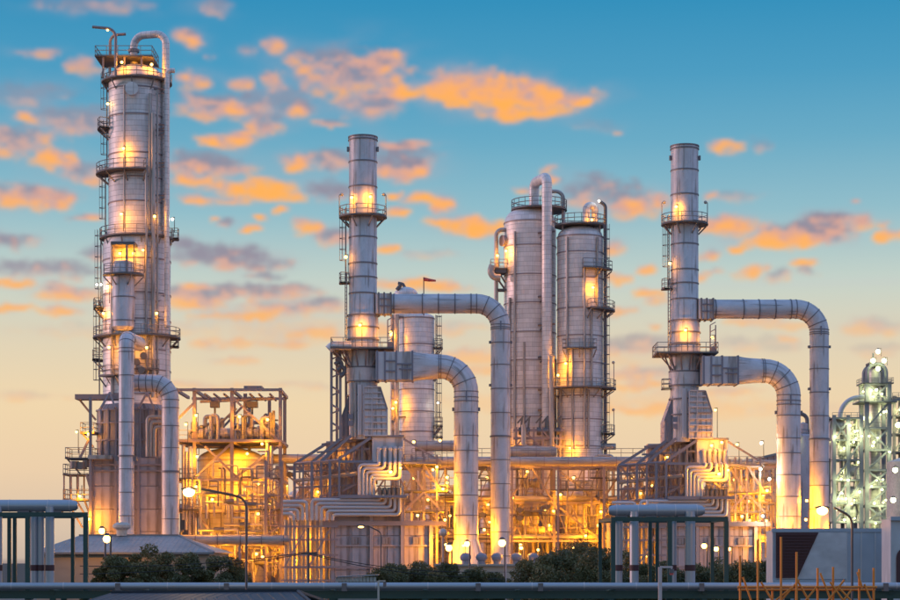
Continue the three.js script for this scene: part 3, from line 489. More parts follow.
  for (const [px, py, z, I] of [[251, 545, 5, 14], [259, 554, 3, 12], [265, 557, 3, 10], [206, 541, 2, 18], [228, 560, 3, 18], [283, 545, 3, 14]]) lamp(at(px, py, z), [0, -1.8, 0], 'amber lamp below the thick pipe of the drum frame', G, { I: I * 1.7 });
}

// ---------------------------------------------------------------- the two heater units: stack, two ducts, heater. Measured on the first, built again for the second
function heaterUnit(cpx, D, which, second) {
  const X = (p) => (p - 363) / F * 230, Y = (p) => WY(p, 230), S = (p) => p / F * 230;
  const mk = (name, label, cat) => Object.assign(thing(name, label, cat, cpx, D), { X, Y, M: S });
  const at = (px, py, z) => V(WX(cpx, D) + X(px), Y(py), -D + z);
  // --- stack
  {
    const t = mk('flue_stack', `slim grey chimney stack ${which}, one lit ring platform high up`, 'chimney'), r = S(14), rl = S(15.4);
    add(t, 'shell', lathe([[r - .12, Y(139) - 1], [r - .12, Y(137)], [r, Y(137)], [r, Y(316)], [rl, Y(319)], [rl, Y(368)], [rl + .1, Y(369)], [rl + .1, Y(382)], [rl - .1, Y(383)], [rl - .1, Y(440)]].reverse(), 48), M.stack);
    for (const py of [137.6, 140.5]) hoop(t, M.band, 0, Y(py), 0, r + .1, .14);
    for (const py of [162.5, 187.5, 238, 264, 278, 294]) hoop(t, M.band, 0, Y(py), 0, r + .06, .15);
    for (const py of [316, 328, 340, 368, 382, 396, 412]) hoop(t, M.band, 0, Y(py), 0, rl + .12, .16);
    for (const s of [-1, 1]) box(t, 'lifting_lug', M.band, s * r, s * (r + .22), Y(152), Y(147.5), .1, .5);
    ringPlatform(t, 0, Y(217), 0, r, S(24), -180, 180, PM);
    ladder(t, M.band, X(346), Y(281), Y(217) + 1, .5, -1.4); ringPlatform(t, 0, Y(283), 0, r, S(24), -104, -66, PM, false);
    ladder(t, M.band, X(346.5), Y(350), Y(283) + 1, .9, -1.2, false);
    for (const px of [339.5, 386]) { pipe(t, 'lamp_post', M.rail, [V(X(px), Y(217), .3), V(X(px), Y(195.5), .3), V(X(px + (px < 363 ? 2 : -1.6)), Y(194.5), .3)], .05); add(t, 'lamp_head', new THREE.SphereGeometry(.2, 10, 8), M.white).position.set(X(px + (px < 363 ? 2.4 : -2)), Y(195), .3); }
    // service deck at the duct level
    deckPlatform(t, X(332), X(394), Y(350), -2.6, 3.2, PM);
    for (const [a, b] of [[334, 350], [343, 353], [378, 374]]) bar(t, 'brace', M.steel, V(X(a), Y(351.5), 2.6), V(X(b), Y(367), .9), .16);
    for (let k = 0; k < 6; k++) { const a = -1.3 + k * .5; bar(t, 'gusset', M.steel, V(Math.sin(a) * (rl + .75), Y(352), Math.cos(a) * (rl + .75)), V(Math.sin(a) * rl, Y(367), Math.cos(a) * rl), .14); }
    const ll = part(t, 'damper_mast'); for (const px of [388, 393.5]) bar(ll, 'mast_post', M.steel, V(X(px), Y(350), 1), V(X(px), Y(321), 1), .13); for (const py of [321, 328, 335, 342]) bar(ll, 'mast_tie', M.steel, V(X(388), Y(py), 1), V(X(393.5), Y(py - 3), 1), .1); box(ll, 'damper_box', M.steel, X(388.6), X(392.9), Y(349), Y(343), .4, 1.4);
    const G = `amber lamps on the slim stack ${which}`;
    if (!second) { lamp(at(352.5, 200, S(14) - .1), [0, -1.9, 0], `amber lamp on the ring platform of the slim stack ${which}`, G, { I: 9 }); lamp(at(371, 200, S(11) + .75), [0, -1.9, 0], `amber lamp on the ring platform of the slim stack ${which}`, G, { I: 11 }); }
    else lamp(at(352.5, 202, S(14) + .3), [0, -1.8, 0], `amber lamp on the ring platform of the slim stack ${which}`, G, { I: 10 });
    lamp(at(346.5, 259, 1.5), [0, -2, 0], `amber lamp beside the ladder of the slim stack ${which}`, G, { I: 3, s: .8 });
    lamp(at(361, 328, S(15.4) + 1), [0, -2.4, 0], `bright amber lamp over the service deck of the slim stack ${which}`, G, { I: 13 });
    lamp(at(391, 333, .4), [0, -1.9, 0], `amber lamp behind the damper mast of the slim stack ${which}`, G, { I: 7, s: .8 });
  }
  // --- upper duct
  {
    const t = mk('flue_duct', `upper round duct arching down from the slim stack ${which}`, 'duct'), r = S(9.7), yt = Y(303.7), xv = X(500.5), R = S(24);
    pipe(t, 'duct_shell', M.duct, [V(X(392), yt, 0), V(xv, yt, 0), V(xv, 0, 0)], r, R, 36);
    box(t, 'expansion_box', M.duct, X(376), X(391), Y(314.5), Y(294.5), -1.15, 1.15); for (const px of [379, 384.5, 391]) { box(t, 'flange', M.band, X(px) - .09, X(px) + .09, Y(315.5), Y(293.5), -1.25, 1.25); } for (const py of [300, 307]) box(t, 'stiffener', M.steelBlue, X(380), X(391), Y(py) - .08, Y(py) + .08, 1.15, 1.25);
    for (const px of [394, 422.5, 438.5, 455, 471]) collar(t, M.band, V(X(px), yt, 0), V(1, 0, 0), r + .07, .13);
    for (let k = 0; k < 5; k++) { const a = k / 4 * Math.PI / 2, c = V(xv - R, yt - R, 0); collar(t, M.band, c.clone().add(V(Math.sin(a) * R, Math.cos(a) * R, 0)), V(Math.cos(a), -Math.sin(a), 0), r + .05, .11); }
    for (const py of [325, 329.5, 365, 389, 413, 436, 460, 484, 508, 532, 556]) hoop(t, M.band, xv, Y(py), 0, r + .05, .1);
    hoop(t, M.band, xv, Y(343), 0, r + .06, .12); hoop(t, M.band, xv, Y(436.6), 0, r + .12, .15, 'flange');
    for (const s of [-1, 1]) for (const py of [341, 384]) box(t, 'lug', M.band, xv + s * r, xv + s * (r + .22), Y(py + 2.5), Y(py), -.2, .2);
    bar(t, 'hanger', M.steelBlue, V(xv, Y(331), r + .1), V(xv, Y(322), r + .1), .16);
    hoop(t, M.band, xv, .3, 0, r + .35, .5, 'base_ring');
  }
  // --- lower duct
  {
    const t = mk('flue_duct', `lower duct with boxy root and wide elbow from the slim stack ${which}`, 'duct'), r = S(12), yt = Y(368.5), xv = X(466), R = S(25), z = 2.2;
    box(t, 'root_box', M.duct, X(377), X(413), Y(382.5), Y(355), z - 1.7, z + 1.5);
    const loft = [], A = 32, sq = (a, w, h) => { const c = Math.cos(a), s = Math.sin(a), k = Math.min(w / Math.max(1e-6, Math.abs(c)), h / Math.max(1e-6, Math.abs(s))); return [c * k, s * k]; };
    const pos = [], nor = [], uv = [], idx = []; for (let k = 0; k <= 6; k++) { const f = k / 6, x = X(413 + 26 * f); for (let i = 0; i <= A; i++) { const a = 2 * Math.PI * i / A, [c, s] = sq(a, 1.55, S(13.7)); const u = c * (1 - f) + Math.cos(a) * r * f, v = s * (1 - f) + Math.sin(a) * r * f; pos.push(x, yt + v, z + u); nor.push(0, Math.sin(a), Math.cos(a)); uv.push(a * r, x); if (k && i) { const p = (k - 1) * (A + 1) + i - 1, q = p + A + 1; idx.push(p, q, p + 1, p + 1, q, q + 1); } } }
    const lg = geom(pos, nor, uv, idx); lg.computeVertexNormals(); add(t, 'transition', lg, M.duct);
    pipe(t, 'duct_shell', M.duct, [V(X(438), yt, z), V(xv, yt, z), V(xv, 0, z)], r, R, 36);
    for (const px of [378.5, 386, 397, 413]) { box(t, 'flange', M.steelBlue, X(px) - .1, X(px) + .1, Y(383.3), Y(354.2), z - 1.8, z + 1.62); }
    for (const [a, b, py] of [[386, 397, 364], [386, 397, 374], [397, 413, 367], [400, 413, 372]]) box(t, 'stiffener', M.steelBlue, X(a), X(b), Y(py) - .08, Y(py) + .08, z + 1.5, z + 1.63);
    for (const px of [403, 408]) box(t, 'stiffener', M.steelBlue, X(px) - .07, X(px) + .07, Y(382), Y(367), z + 1.5, z + 1.6);
    for (const px of [439]) collar(t, M.band, V(X(px), yt, z), V(1, 0, 0), r + .06, .1);
    for (let k = 0; k < 5; k++) { const a = k / 4 * Math.PI / 2, c = V(xv - R, yt - R, z); collar(t, M.band, c.clone().add(V(Math.sin(a) * R, Math.cos(a) * R, 0)), V(Math.cos(a), -Math.sin(a), 0), r + .05, .1); }
    for (const py of [399, 403, 414, 437, 452, 474, 496, 516, 535]) hoop(t, M.band, xv, Y(py), z, r + .05, .1);
    for (const s of [-1, 1]) box(t, 'lug', M.band, xv + s * r, xv + s * (r + .22), Y(412.5), Y(409), z - .2, z + .2);
    bar(t, 'hanger', M.steelBlue, V(xv, Y(404), z + r + .1), V(xv, Y(394), z + r + .1), .16);
    add(t, 'base_skirt', lathe([[r + .8, 0], [r + .6, Y(556)], [r + .02, Y(540)]], 36), M.duct).position.set(xv, 0, z);
  }
  // --- heater
  {
    const t = mk('process_heater', `heater block with nested coil pipes under the slim stack ${which}`, 'furnace'), st = M.steelBlue;
    // convection section: sloping hood with ribs
    add(t, 'hood', prism([[X(342), Y(440)], [X(342), Y(418)], [X(352), Y(390)], [X(378), Y(390)], [X(386), Y(414)], [X(386), Y(440)]], -4, .6), M.casing);
    add(t, 'hood_front', prism([[X(365), Y(437)], [X(365), Y(389)], [X(381), Y(389)], [X(388), Y(411)], [X(388), Y(437)]], .65, 2.6), M.duct);
    for (const [a, b, top, ex] of [[381, 388, 389, 411], [388, 388, 411, 437]]) for (let k = 0; k <= 4; k++) { const f = k / 4, px = a + (b - a) * f, py = top + (ex - top) * f; bar(t, 'rib', M.duct, V(X(365.5), Y(py), 2.68), V(X(px), Y(py), 2.68), .16); }
    for (const [px, top] of [[365, 389], [373, 389], [388, 411]]) bar(t, 'rib', M.duct, V(X(px), Y(437), 2.72), V(X(px), Y(top), 2.72), .13);
    bar(t, 'rib', st, V(X(381), Y(389), 2.72), V(X(388), Y(411), 2.72), .18);
    for (const px of [344, 348, 352]) bar(t, 'rib', st, V(X(px), Y(440), .72), V(X(px), Y(Math.max(392, 418 - (px - 342) * 2.6)), .72), .14);
    bar(t, 'rib', st, V(X(342), Y(418), .7), V(X(352), Y(390), .7), .16);
    bar(t, 'channel', M.duct, V(X(361), Y(436), 1.85), V(X(361), Y(386), 1.85), .6, .3);
    for (const py of [420, 427]) box(t, 'door', st, X(349), X(354), Y(py), Y(py - 5), 1.75, 1.95);
    // box above the coil, with the header stubs
    box(t, 'header_box', M.duct, X(373), X(404), Y(464), Y(437.5), -2, 2.4); box(t, 'header_lip', st, X(372), X(405), Y(438.5), Y(436.5), -2.1, 2.55);
    for (const px of [380, 385.5, 391, 396, 401]) { add(t, 'header_tube', sweep([V(X(px), Y(463), 2.7), V(X(px), Y(450), 2.7)], .24, 10), M.pipeGrey); add(t, 'tube_cap', new THREE.SphereGeometry(.3, 10, 8), M.pipeGrey).position.set(X(px), Y(450), 2.7); }
    box(t, 'ledge', st, X(372), X(436), Y(465.5), Y(463.5), 1, 3.6);
    // radiant casing behind the frame
    box(t, 'inner_wall', M.casing, X(326), X(372), Y(500), Y(441), -3, -.4); for (let px = 328; px < 372; px += 5.2) bar(t, 'buckstay', M.pipe, V(X(px), Y(500), -.25), V(X(px), Y(442), -.25), .28);
    // slanted roof frame: bays standing one behind the other
    const bays = [[295, 464, 325, 445, .4], [304, 463, 334, 441, 1.0], [313, 463, 343, 438.5, 1.6], [322.5, 462, 352, 437, 2.2], [331.5, 462, 362, 438, 2.8], [341, 460, 372, 439.5, 3.4]];
    bays.forEach(([a, ya, b, yb, z], k) => { bar(t, 'frame_post', st, V(X(a), Y(501), z), V(X(a), Y(ya), z), k % 2 ? .22 : .32, .3); if (k !== 1 && k !== 4) bar(t, 'frame_rafter', st, V(X(a), Y(ya), z), V(X(b), Y(yb), z), .32); bar(t, 'frame_tie', st, V(X(a), Y(ya), z), V(X(a + 4), Y(ya), -2.5), .2); });
    bar(t, 'frame_beam', st, V(X(295), Y(464), .4), V(X(341), Y(462), 3.4), .3); bar(t, 'frame_beam', M.pipe, V(X(295), Y(481), .4), V(X(358), Y(475), 3.4), .36); bar(t, 'frame_beam', st, V(X(293), Y(501), .4), V(X(342), Y(499), 3.4), .34); bar(t, 'frame_beam', st, V(X(322), Y(445), -.1), V(X(374), Y(437.5), 1), .36); bar(t, 'frame_beam', st, V(X(341), Y(463), 3.4), V(X(374), Y(463), 3.2), .28);
    for (const [a, ya, b, yb, z] of [[296, 466, 312, 478, .6], [298, 499, 314, 485, .6], [325, 466, 340, 498, 0], [340, 466, 325, 498, 0], [343, 466, 360, 496, 0], [360, 466, 343, 496, 0], [310, 466, 324, 498, 0], [324, 466, 310, 498, 0], [326, 462, 338, 444, 0], [348, 462, 340, 444, 0], [350, 462, 362, 442, 0], [372, 460, 362, 442, .4], [343, 492, 372, 478, 2.6], [320, 498, 341, 490, 2.2]]) bar(t, 'brace', M.steel, V(X(a), Y(ya), z), V(X(b), Y(yb), z), .22);
    for (const [a, z] of [[299, -1], [308, -1.2], [317, -.1], [327, .6], [336, 1.2], [347, 2], [355, 2.4], [363, 2.6]]) { bar(t, 'frame_post', st, V(X(a), Y(500), z), V(X(a), Y(a > 345 ? 447 : 463), z), .18); bar(t, 'brace', st, V(X(a), Y(500), z), V(X(a + 9), Y(482), z), .15); bar(t, 'brace', st, V(X(a + 9), Y(481), z), V(X(a), Y(464), z), .15); }
    for (const [ya, yb, z] of [[472, 470, .9], [488, 485, 1.4], [453, 450, 1.6]]) bar(t, 'frame_beam', st, V(X(ya < 460 ? 318 : 296), Y(ya), z), V(X(371), Y(yb), z + 1), .2);
    for (let k = 0; k < 14; k++) bar(t, 'slat', M.steel, V(X(300 + k * 5), Y(497), -.2), V(X(303 + k * 5), Y(484), -.2), .3, .12);
    // coil crossovers, nested elbows
    const hy = [466.5, 470, 473.4, 476.8, 480.2], vx = [361, 364.6, 368.2, 371.8, 375.4], tx = [380, 385.5, 391, 396, 401];
    for (let k = 0; k < 5; k++) pipe(t, 'coil_pipe', M.pipeGrey, [V(X(vx[k]), Y(496), 4), V(X(vx[k]), Y(hy[k]), 4), V(X(tx[k]), Y(hy[k]), 4), V(X(tx[k]), Y(463), 4), V(X(tx[k]), Y(463), 2.8)].slice(0, k === 0 ? 5 : 5), .19, .4, 10);
    const by = [501, 504.6, 508.2, 511.8, 515.4], lx = [314.5, 319, 324, 329.5, 335], rx = [382, 387, 391.6, 396, 400.4];
    for (let k = 0; k < 5; k++) pipe(t, 'coil_pipe', M.pipeGrey, [V(X(lx[k]), Y(521), 4.2), V(X(lx[k]), Y(by[k]), 4.2), V(X(rx[k]), Y(by[k]), 4.2), V(X(rx[k]), Y(491), 4.2)], .2, .4, 10);
    for (let k = 0; k < 4; k++) pipe(t, 'coil_pipe', M.pipeGrey, [V(X(286), Y(502.5 + k * 4), 4), V(X(309.5 - k * 4.4), Y(502.5 + k * 4), 4), V(X(309.5 - k * 4.4), Y(521), 4)], .2, .4, 10);
    box(t, 'ledge', M.steelBlue, X(342), X(374), Y(499.5), Y(496), 1, 4.6); box(t, 'ledge', st, X(374), X(408), Y(499), Y(496.5), 2, 5);
    for (let k = 0; k < 5; k++) { const v = part(t, 'valve'); rod(v, 'valve_body', M.valve, V(X(381 + k * 4.7), Y(496), 4.4), V(X(381 + k * 4.7), Y(489), 4.4), .26); rod(v, 'hand_wheel', M.valve, V(X(381 + k * 4.7), Y(488), 4.4), V(X(381 + k * 4.7), Y(487), 4.4), .36); }
    // main casing: plates between pilasters, with peep doors
    box(t, 'core', M.casing, X(334), X(404), 0, Y(500), -6, 2.9); box(t, 'core', M.casing, X(404), X(432), 0, Y(521), -6, 2.9);
    const cxs = [335, 353, 373, 388, 404, 418, 432], cys = [null, 570, 546, 536, 525];
    for (let i = 0; i < 6; i++) for (let j = 0; j < 4; j++) box(t, 'panel', M.casing, X(cxs[i]) + .04, X(cxs[i + 1]) - .04, j ? Y(cys[j]) + .04 : 0, Y(cys[j + 1]) - .04, 2.9, 3.06);
    for (const px of [335, 373, 403.5, 431.5]) bar(t, 'pilaster', M.casing, V(X(px), 0, 3.25), V(X(px), Y(px > 410 ? 521 : 500), 3.25), .42);
    bar(t, 'girder', M.steel, V(X(318), Y(524), 3.4), V(X(446), Y(524), 3.4), .5, .4); bar(t, 'girder', M.casing, V(X(334), Y(546), 3.2), V(X(432), Y(546), 3.2), .16); bar(t, 'girder', M.steel, V(X(290), Y(567), 3.8), V(X(374), Y(567), 3.8), .26);
    for (const px of [357, 387, 417]) { const d = part(t, 'peep_door'); box(d, 'door_frame', M.steel, X(px - 4.5), X(px + 4.5), Y(545.2), Y(537), 3.06, 3.16); box(d, 'door_leaf', M.casingDark, X(px - 3.4), X(px + 3.4), Y(544.2), Y(538), 3.16, 3.24); }
    // burner pipes on the flank
    for (let k = 0; k < 11; k++) { const px = 288 + k * 4.4; pipe(t, 'burner_pipe', M.pipe, [V(X(px), 0, 2 + (k % 3) * .8), V(X(px), Y(520 - (k % 2) * 2), 2 + (k % 3) * .8)], k % 3 ? .2 : .3); }
    for (const py of [527, 540, 555, 567, 580]) bar(t, 'pipe_rail', M.steel, V(X(284), Y(py), 3.9), V(X(340), Y(py), 3.9), .2);
    for (const [a, b] of [[288, 308], [312, 332]]) { bar(t, 'brace', M.steel, V(X(a), Y(566), 4.2), V(X(b), Y(530), 4.2), .16); bar(t, 'brace', M.steel, V(X(b), Y(566), 1.4), V(X(a), Y(530), 1.4), .16); }
    box(t, 'flank_wall', M.casing, X(287), X(333), 0, Y(522), -5, .4);
    // platforms on the far flank
    for (const [x0, x1, py] of [[404, 441, 465], [404, 448, 491], [404, 445, 511]]) deckPlatform(t, X(x0), X(x1), Y(py), -3, 2.4, PM);
    for (const px of [412, 424, 437]) for (const z of [-2.6, 2.2]) bar(t, 'platform_post', M.steel, V(X(px), 0, z), V(X(px), Y(456), z), .24);
    for (const [a, ya, b, yb] of [[405, 465, 424, 491], [424, 465, 441, 491], [405, 511, 424, 493], [424, 493, 441, 511], [404, 440, 440, 462]]) bar(t, 'brace', M.steel, V(X(a), Y(ya), 2.3), V(X(b), Y(yb), 2.3), .22);
    if (!second) { // pipe tower on the flank of the first stack
      for (const [px, z] of [[332, 1], [336, -2], [341, 1.4], [345.5, -1.6]]) bar(t, 'tower_post', M.steel, V(X(px), Y(445), z), V(X(px), Y(352), z), .3);
      for (let py = 360; py < 440; py += 9) bar(t, 'tower_tie', M.steel, V(X(332), Y(py), 1), V(X(341), Y(py + (py % 2 ? 6 : -3)), 1.4), .16);
      pipe(t, 'process_pipe', M.jacket, [V(X(330), Y(352), 2.6), V(X(334), Y(348), 2.6), V(X(352), Y(348), 2.4)], .5, .8); for (const [a, b] of [[341, 372], [344, 378], [339, 366]]) pipe(t, 'process_pipe', M.pipeDark, [V(X(a - 4), Y(b - 12), 1.8), V(X(a + 4), Y(b - 6), 1.6), V(X(a - 3), Y(b), 1.8)], .26, .5);
      for (const px of [352, 355.5]) pipe(t, 'process_pipe', M.pipe, [V(X(px), Y(438), 1.6), V(X(px), Y(384), 1.6)], .24);
    } else { ringPlatform(t, 0, Y(385), 0, S(15), S(24), -104, -72, PM, false); }
    const G = `amber lamps on the heater block ${which}`, lb = (w) => `amber lamp ${w} of the heater block ${which}`;
    const b = second ? 2.2 : 1;
    lamp(at(392, 474, 5.1), [0, 1.2, 0], lb('over the nested coil pipes'), G, { I: 14 * b, s: .8 });
    lamp(at(401.5, 470, 4.9), [0, 1.2, 0], lb('over the nested coil pipes'), G, { I: 8 * b, s: .6 });
    for (const [px, py, z, I] of [[301, 537, 1.2, 19], [313, 540, 1.2, 16], [296, 560, 1.2, 16], [324, 556, 1.2, 14], [308, 575, 1.2, 16]]) lamp(at(px, py, z), [0, -1.6, 0], lb('among the burner pipes'), G, { I: second ? I * .5 : I });
    for (const [px, py, z, I] of [[312, 477, -1.2, 20], [330, 484, -.1, 20], [345, 455, .2, 10], [318, 492, .2, 14]]) lamp(at(px, py, z), [0, -1, 0], lb('inside the slanted roof frame'), G, { I: second ? I * .35 : I, s: .6 });
    for (const [px, py, z, I] of [[414, 443, 2, 10], [440, 441, 1, 8], [437, 468, 2.6, 12], [447, 478, 1.8, 10], [414, 478, 0, 20], [428, 500, 0, 26], [418, 516, 2.8, 10]]) lamp(at(px, py, z), [0, py < 460 ? -2.3 : -1.4, 0], lb('on the flank platforms'), G, { I: I * b, ...(second && px > 436 ? { c: WHITE, s: .8 } : {}) });
    if (second) { lamp(at(386, 445, 4), [0, -1, 0], lb('against the header box'), G, { I: 10 }); lamp(at(396, 442, 4.2), [0, -1, 0], lb('against the header box'), G, { I: 12 }); lamp(at(392, 408, 2), [0, -3.4, 0], lb('on the shoulder'), G, { I: 4, s: .7 }); }
    // ground lamps that wash the feet of the ducts
    const GD = `amber lamps at the duct feet of the slim stack ${which}`, ld = (w) => `amber floodlight at the ${w} duct foot of the slim stack ${which}`;
    lamp(at(446, 545, 4.6), [0, -3.4, 0], ld('lower'), GD, { I: second ? 60 : 90 }); lamp(at(463, 546, 6.2), [0, -3.3, 0], ld('lower'), GD, { I: 24 });
    lamp(at(445, 520, 1), [0, -3.3, 0], ld('lower'), GD, { I: 60 }); lamp(at(484, 530, 1.2), [0, -3.3, 0], ld('upper'), GD, { I: 60 }); lamp(at(443, 490, 3), [0, -3.3, 0], ld('lower'), GD, { I: 40 });
    if (second) { lamp(at(476, 520, 7), [0, -3.3, 0], ld('lower'), GD, { I: 40 }); lamp(at(484, 500, 2.4), [0, -3.3, 0], ld('upper'), GD, { I: 55 }); lamp(at(515, 530, 1), [0, -3.3, 0], ld('upper'), GD, { I: 40 }); lamp(at(436, 516, 5), [0, -3.3, 0], `white floodlight beside the lower duct of the slim stack ${which}`, GD, { I: 18, c: WHITE }); }
  }
}
heaterUnit(363, 230, 'beside the short column', false);
heaterUnit(684.5, 235, 'behind the green gantry', true);

// ---------------------------------------------------------------- silver columns behind the units
function domeProfile(r, y0, h, n = 8) { const o = []; for (let i = 0; i <= n; i++) { const a = i / n * Math.PI / 2; o.push([r * Math.cos(a) + .001, y0 + h * Math.sin(a)]); } return o; }
{
  const D = 262, t = thing('distillation_column', 'short silver column with a small second dome behind the two ducts', 'column', 417, D), { X, Y, M: S } = t, r = S(17.5);
  add(t, 'shell', lathe([[r, 0], ...domeProfile(r, Y(318), S(5))], 48), M.jacket); for (const py of [319, 345, 367, 390, 412, 432]) hoop(t, M.steel, 0, Y(py), 0, r + .06, .14);
  const r2 = S(12); add(t, 'upper_drum', lathe([[r2, Y(318)], ...domeProfile(r2, Y(295), S(8))], 36), M.jacket).position.x = X(406);
  hoop(t, M.steel, X(406), Y(296), 0, r2 + .06, .14); pipe(t, 'vent_pipe', M.pipeDark, [V(X(405), Y(288), 0), V(X(403), Y(284), 0), V(X(398), Y(283), 0)], .2, .3); pipe(t, 'vent_pipe', M.pipeDark, [V(X(397), Y(291), 1), V(X(401), Y(286), 1)], .25);
  for (const [px, a, z] of [[393, 316, 1.5], [397, 316, 1.8]]) pipe(t, 'riser_pipe', M.pipe, [V(X(px), 0, z), V(X(px), Y(a), z)], .32); for (let py = 320; py < 440; py += 10) bar(t, 'pipe_tie', M.steel, V(X(392), Y(py), 1.9), V(X(399), Y(py + 3), 1.9), .2);
  for (const py of [348, 372, 426, 437]) ringPlatform(t, 0, Y(py), 0, r, S(26), 68, 105, PM); ladder(t, M.band, X(436.5), Y(440), Y(316), 1, 1.3); ringPlatform(t, 0, Y(440), 0, r, S(26), -105, -60, PM);
  hoop(t, M.deck, X(404), Y(418), 0, S(14), .2, 'pipe_ring');
  const w = thing('windsock', 'small red windsock on a thin pole above the short silver column', 'windsock', 424, 262); w.position.z += 2.6; rod(w, 'pole', M.pole, V(0, w.Y(318), 0), V(0, w.Y(280), 0), .07); add(w, 'sock', sweep([V(.05, w.Y(282), 0), V(w.M(6), w.Y(283), 0), V(w.M(12), w.Y(283.5), 0)], [w.M(1.9), w.M(1.5), w.M(.9)], 12), M.flag);
  const G = 'amber lamps on the short silver column', at = (px, py, z) => V(t.position.x + X(px), Y(py), -D + z);
  lamp(at(396.5, 404, 2.8), [0, -1.8, 0], 'amber lamp by the riser pipes of the short silver column', G, { I: 16 }); lamp(at(393.5, 410, 2.8), [0, -1.8, 0], 'amber lamp by the riser pipes of the short silver column', G, { I: 9, s: .7 });
  lamp(at(391.5, 337, 2.6), [0, -1.8, 0], 'amber lamp high on the riser pipes of the short silver column', G, { I: 14, s: .7 });
  lamp(at(438, 404, 2), [0, -2, 0], 'white lamp on the far ladder of the short silver column', G, { I: 1.5, c: WHITE, s: .6 });
}
{
  const D = 264, t = thing('distillation_column', 'wide silver column with an inverted U pipe over its railed top', 'column', 530, D), { X, Y, M: S } = t, r = S(26);
  add(t, 'shell', lathe([[r, 0], [r, Y(223)], ...domeProfile(r - .1, Y(222), S(15))], 56), M.jacket);
  for (const py of [224, 248, 277, 305, 334, 362, 390, 418, 446]) hoop(t, M.steel, 0, Y(py), 0, r + .07, .15);
  const pl = part(t, 'top_platform'); add(pl, 'deck', lathe([[.5, Y(210) - .15], [S(28), Y(210) - .15], [S(28), Y(210)], [.5, Y(210)]], 40), M.deck).position.x = X(539); const pts = []; for (let i = 0; i < 22; i++) { const a = i / 22 * 2 * Math.PI; pts.push(V(X(539) + Math.sin(a) * S(27.6), Y(210), Math.cos(a) * S(27.6))); } railing(pl, M.rail, pts, 1.2, .05, true);
  for (const px of [516, 526, 552, 562]) bar(t, 'deck_post', M.steel, V(X(px), Y(222), 1), V(X(px), Y(211), 1), .18);
  pipe(t, 'overhead_pipe', M.jacket, [V(X(534), Y(209), 0), V(X(534), Y(183), 0), V(X(545.3), Y(183), r + .9), V(X(545.3), 0, r + .9)], S(5), S(7.5), 28); collar(t, M.band, V(X(534), Y(207), 0), UP, S(6.6), .4, 'flange');
  pipe(t, 'vent_pipe', M.pipe, [V(X(548), Y(192), .5), V(X(563), Y(192), .5), V(X(563), Y(225), .5)], .25, 1);
  for (const py of [237, 300, 328, 360, 392, 412]) { bar(t, 'pipe_guide', M.band, V(X(537), Y(py), r - .1), V(X(553), Y(py), r + 1.1), .2); bar(t, 'pipe_guide', M.band, V(X(539), Y(py + 5), r), V(X(545), Y(py), r + .9), .16); }
  // side nozzle with round pot and its landing
  pipe(t, 'side_pipe', M.pipe, [V(X(505), Y(231), 1), V(X(496), Y(231), 1), V(X(496), Y(330), 1)], .28, .8); rod(t, 'manway', M.steel, V(X(501.5), Y(242), 1.2), V(X(504), Y(242), 1), S(5.5)).geometry = CYL24;
  const lp = deckPlatform(t, X(490), X(507), Y(270), -.5, 2.2, PM); box(lp, 'deck_tray', M.deck, X(491), X(506), Y(275), Y(270) - .17, -.4, 2.1); pipe(t, 'drain_elbow', M.pipe, [V(X(492), Y(268), 2.4), V(X(490), Y(274), 2.4), V(X(493), Y(280), 2.4), V(X(500), Y(280), 2.4)], .45, .8); bar(t, 'brace', M.steel, V(X(494), Y(276), 1.5), V(X(505), Y(290), .5), .2); bar(t, 'brace', M.steel, V(X(500), Y(276), 1.5), V(X(506), Y(285), .5), .2); box(t, 'small_deck', M.deck, X(498), X(506), Y(292), Y(290), 0, 1.4);
  for (const [px, a, b] of [[509, 300, 450], [514, 235, 450], [523, 345, 450], [555, 360, 456]]) pipe(t, 'riser_pipe', M.pipe, [V(X(px), Y(a), Math.sqrt(r * r - Math.min(X(px) ** 2, r * r - .3)) + .25), V(X(px), Y(b), Math.sqrt(r * r - Math.min(X(px) ** 2, r * r - .3)) + .25)], .16);
  // valve cluster near the foot
  for (const px of [519, 526, 537, 543, 550, 556]) { const v = part(t, 'valve'); bar(v, 'valve_yoke', M.valve, V(X(px), Y(438), r + 2), V(X(px + 1.5), Y(421), r + 2), .26); bar(v, 'valve_arm', M.valve, V(X(px - 3), Y(426), r + 2), V(X(px + 3), Y(419), r + 2), .2); rod(v, 'valve_body', M.valve, V(X(px - 2), Y(434), r + 2), V(X(px + 2), Y(434), r + 2), .5); }
  for (const py of [433, 441, 449]) bar(t, 'rack_beam', M.steel, V(X(512), Y(py), r + 2.2), V(X(562), Y(py), r + 2.2), .3); for (const px of [515, 523, 532, 541, 549, 558]) bar(t, 'rack_post', M.steel, V(X(px), 0, r + 2.2), V(X(px), Y(430), r + 2.2), .24); for (const [a, b] of [[523, 541], [541, 557], [527, 512]]) bar(t, 'brace', M.steel, V(X(a), Y(434), r + 2.4), V(X(b), Y(452), r + 2.4), .2);
  pipe(t, 'process_pipe', M.pipe, [V(X(522), Y(428), r + 2.6), V(X(522), Y(451), r + 2.6), V(X(536), Y(451), r + 2.6)], .34, .8); pipe(t, 'process_pipe', M.pipe, [V(X(549.5), Y(360), r + 2.2), V(X(549.5), Y(456), r + 2.2)], .36);
  const G = 'amber lamps on the wide silver column', at = (px, py, z) => V(t.position.x + X(px), Y(py), -D + z);
  lamp(at(505.5, 254, 2.6), [0, -1.8, 0], 'amber lamp over the side landing of the wide silver column', G, { I: 13 }); lamp(at(497, 258, 2), [0, -1.4, 0], 'small amber lamp on the side pipe of the wide silver column', G, { I: 5, s: .7 });
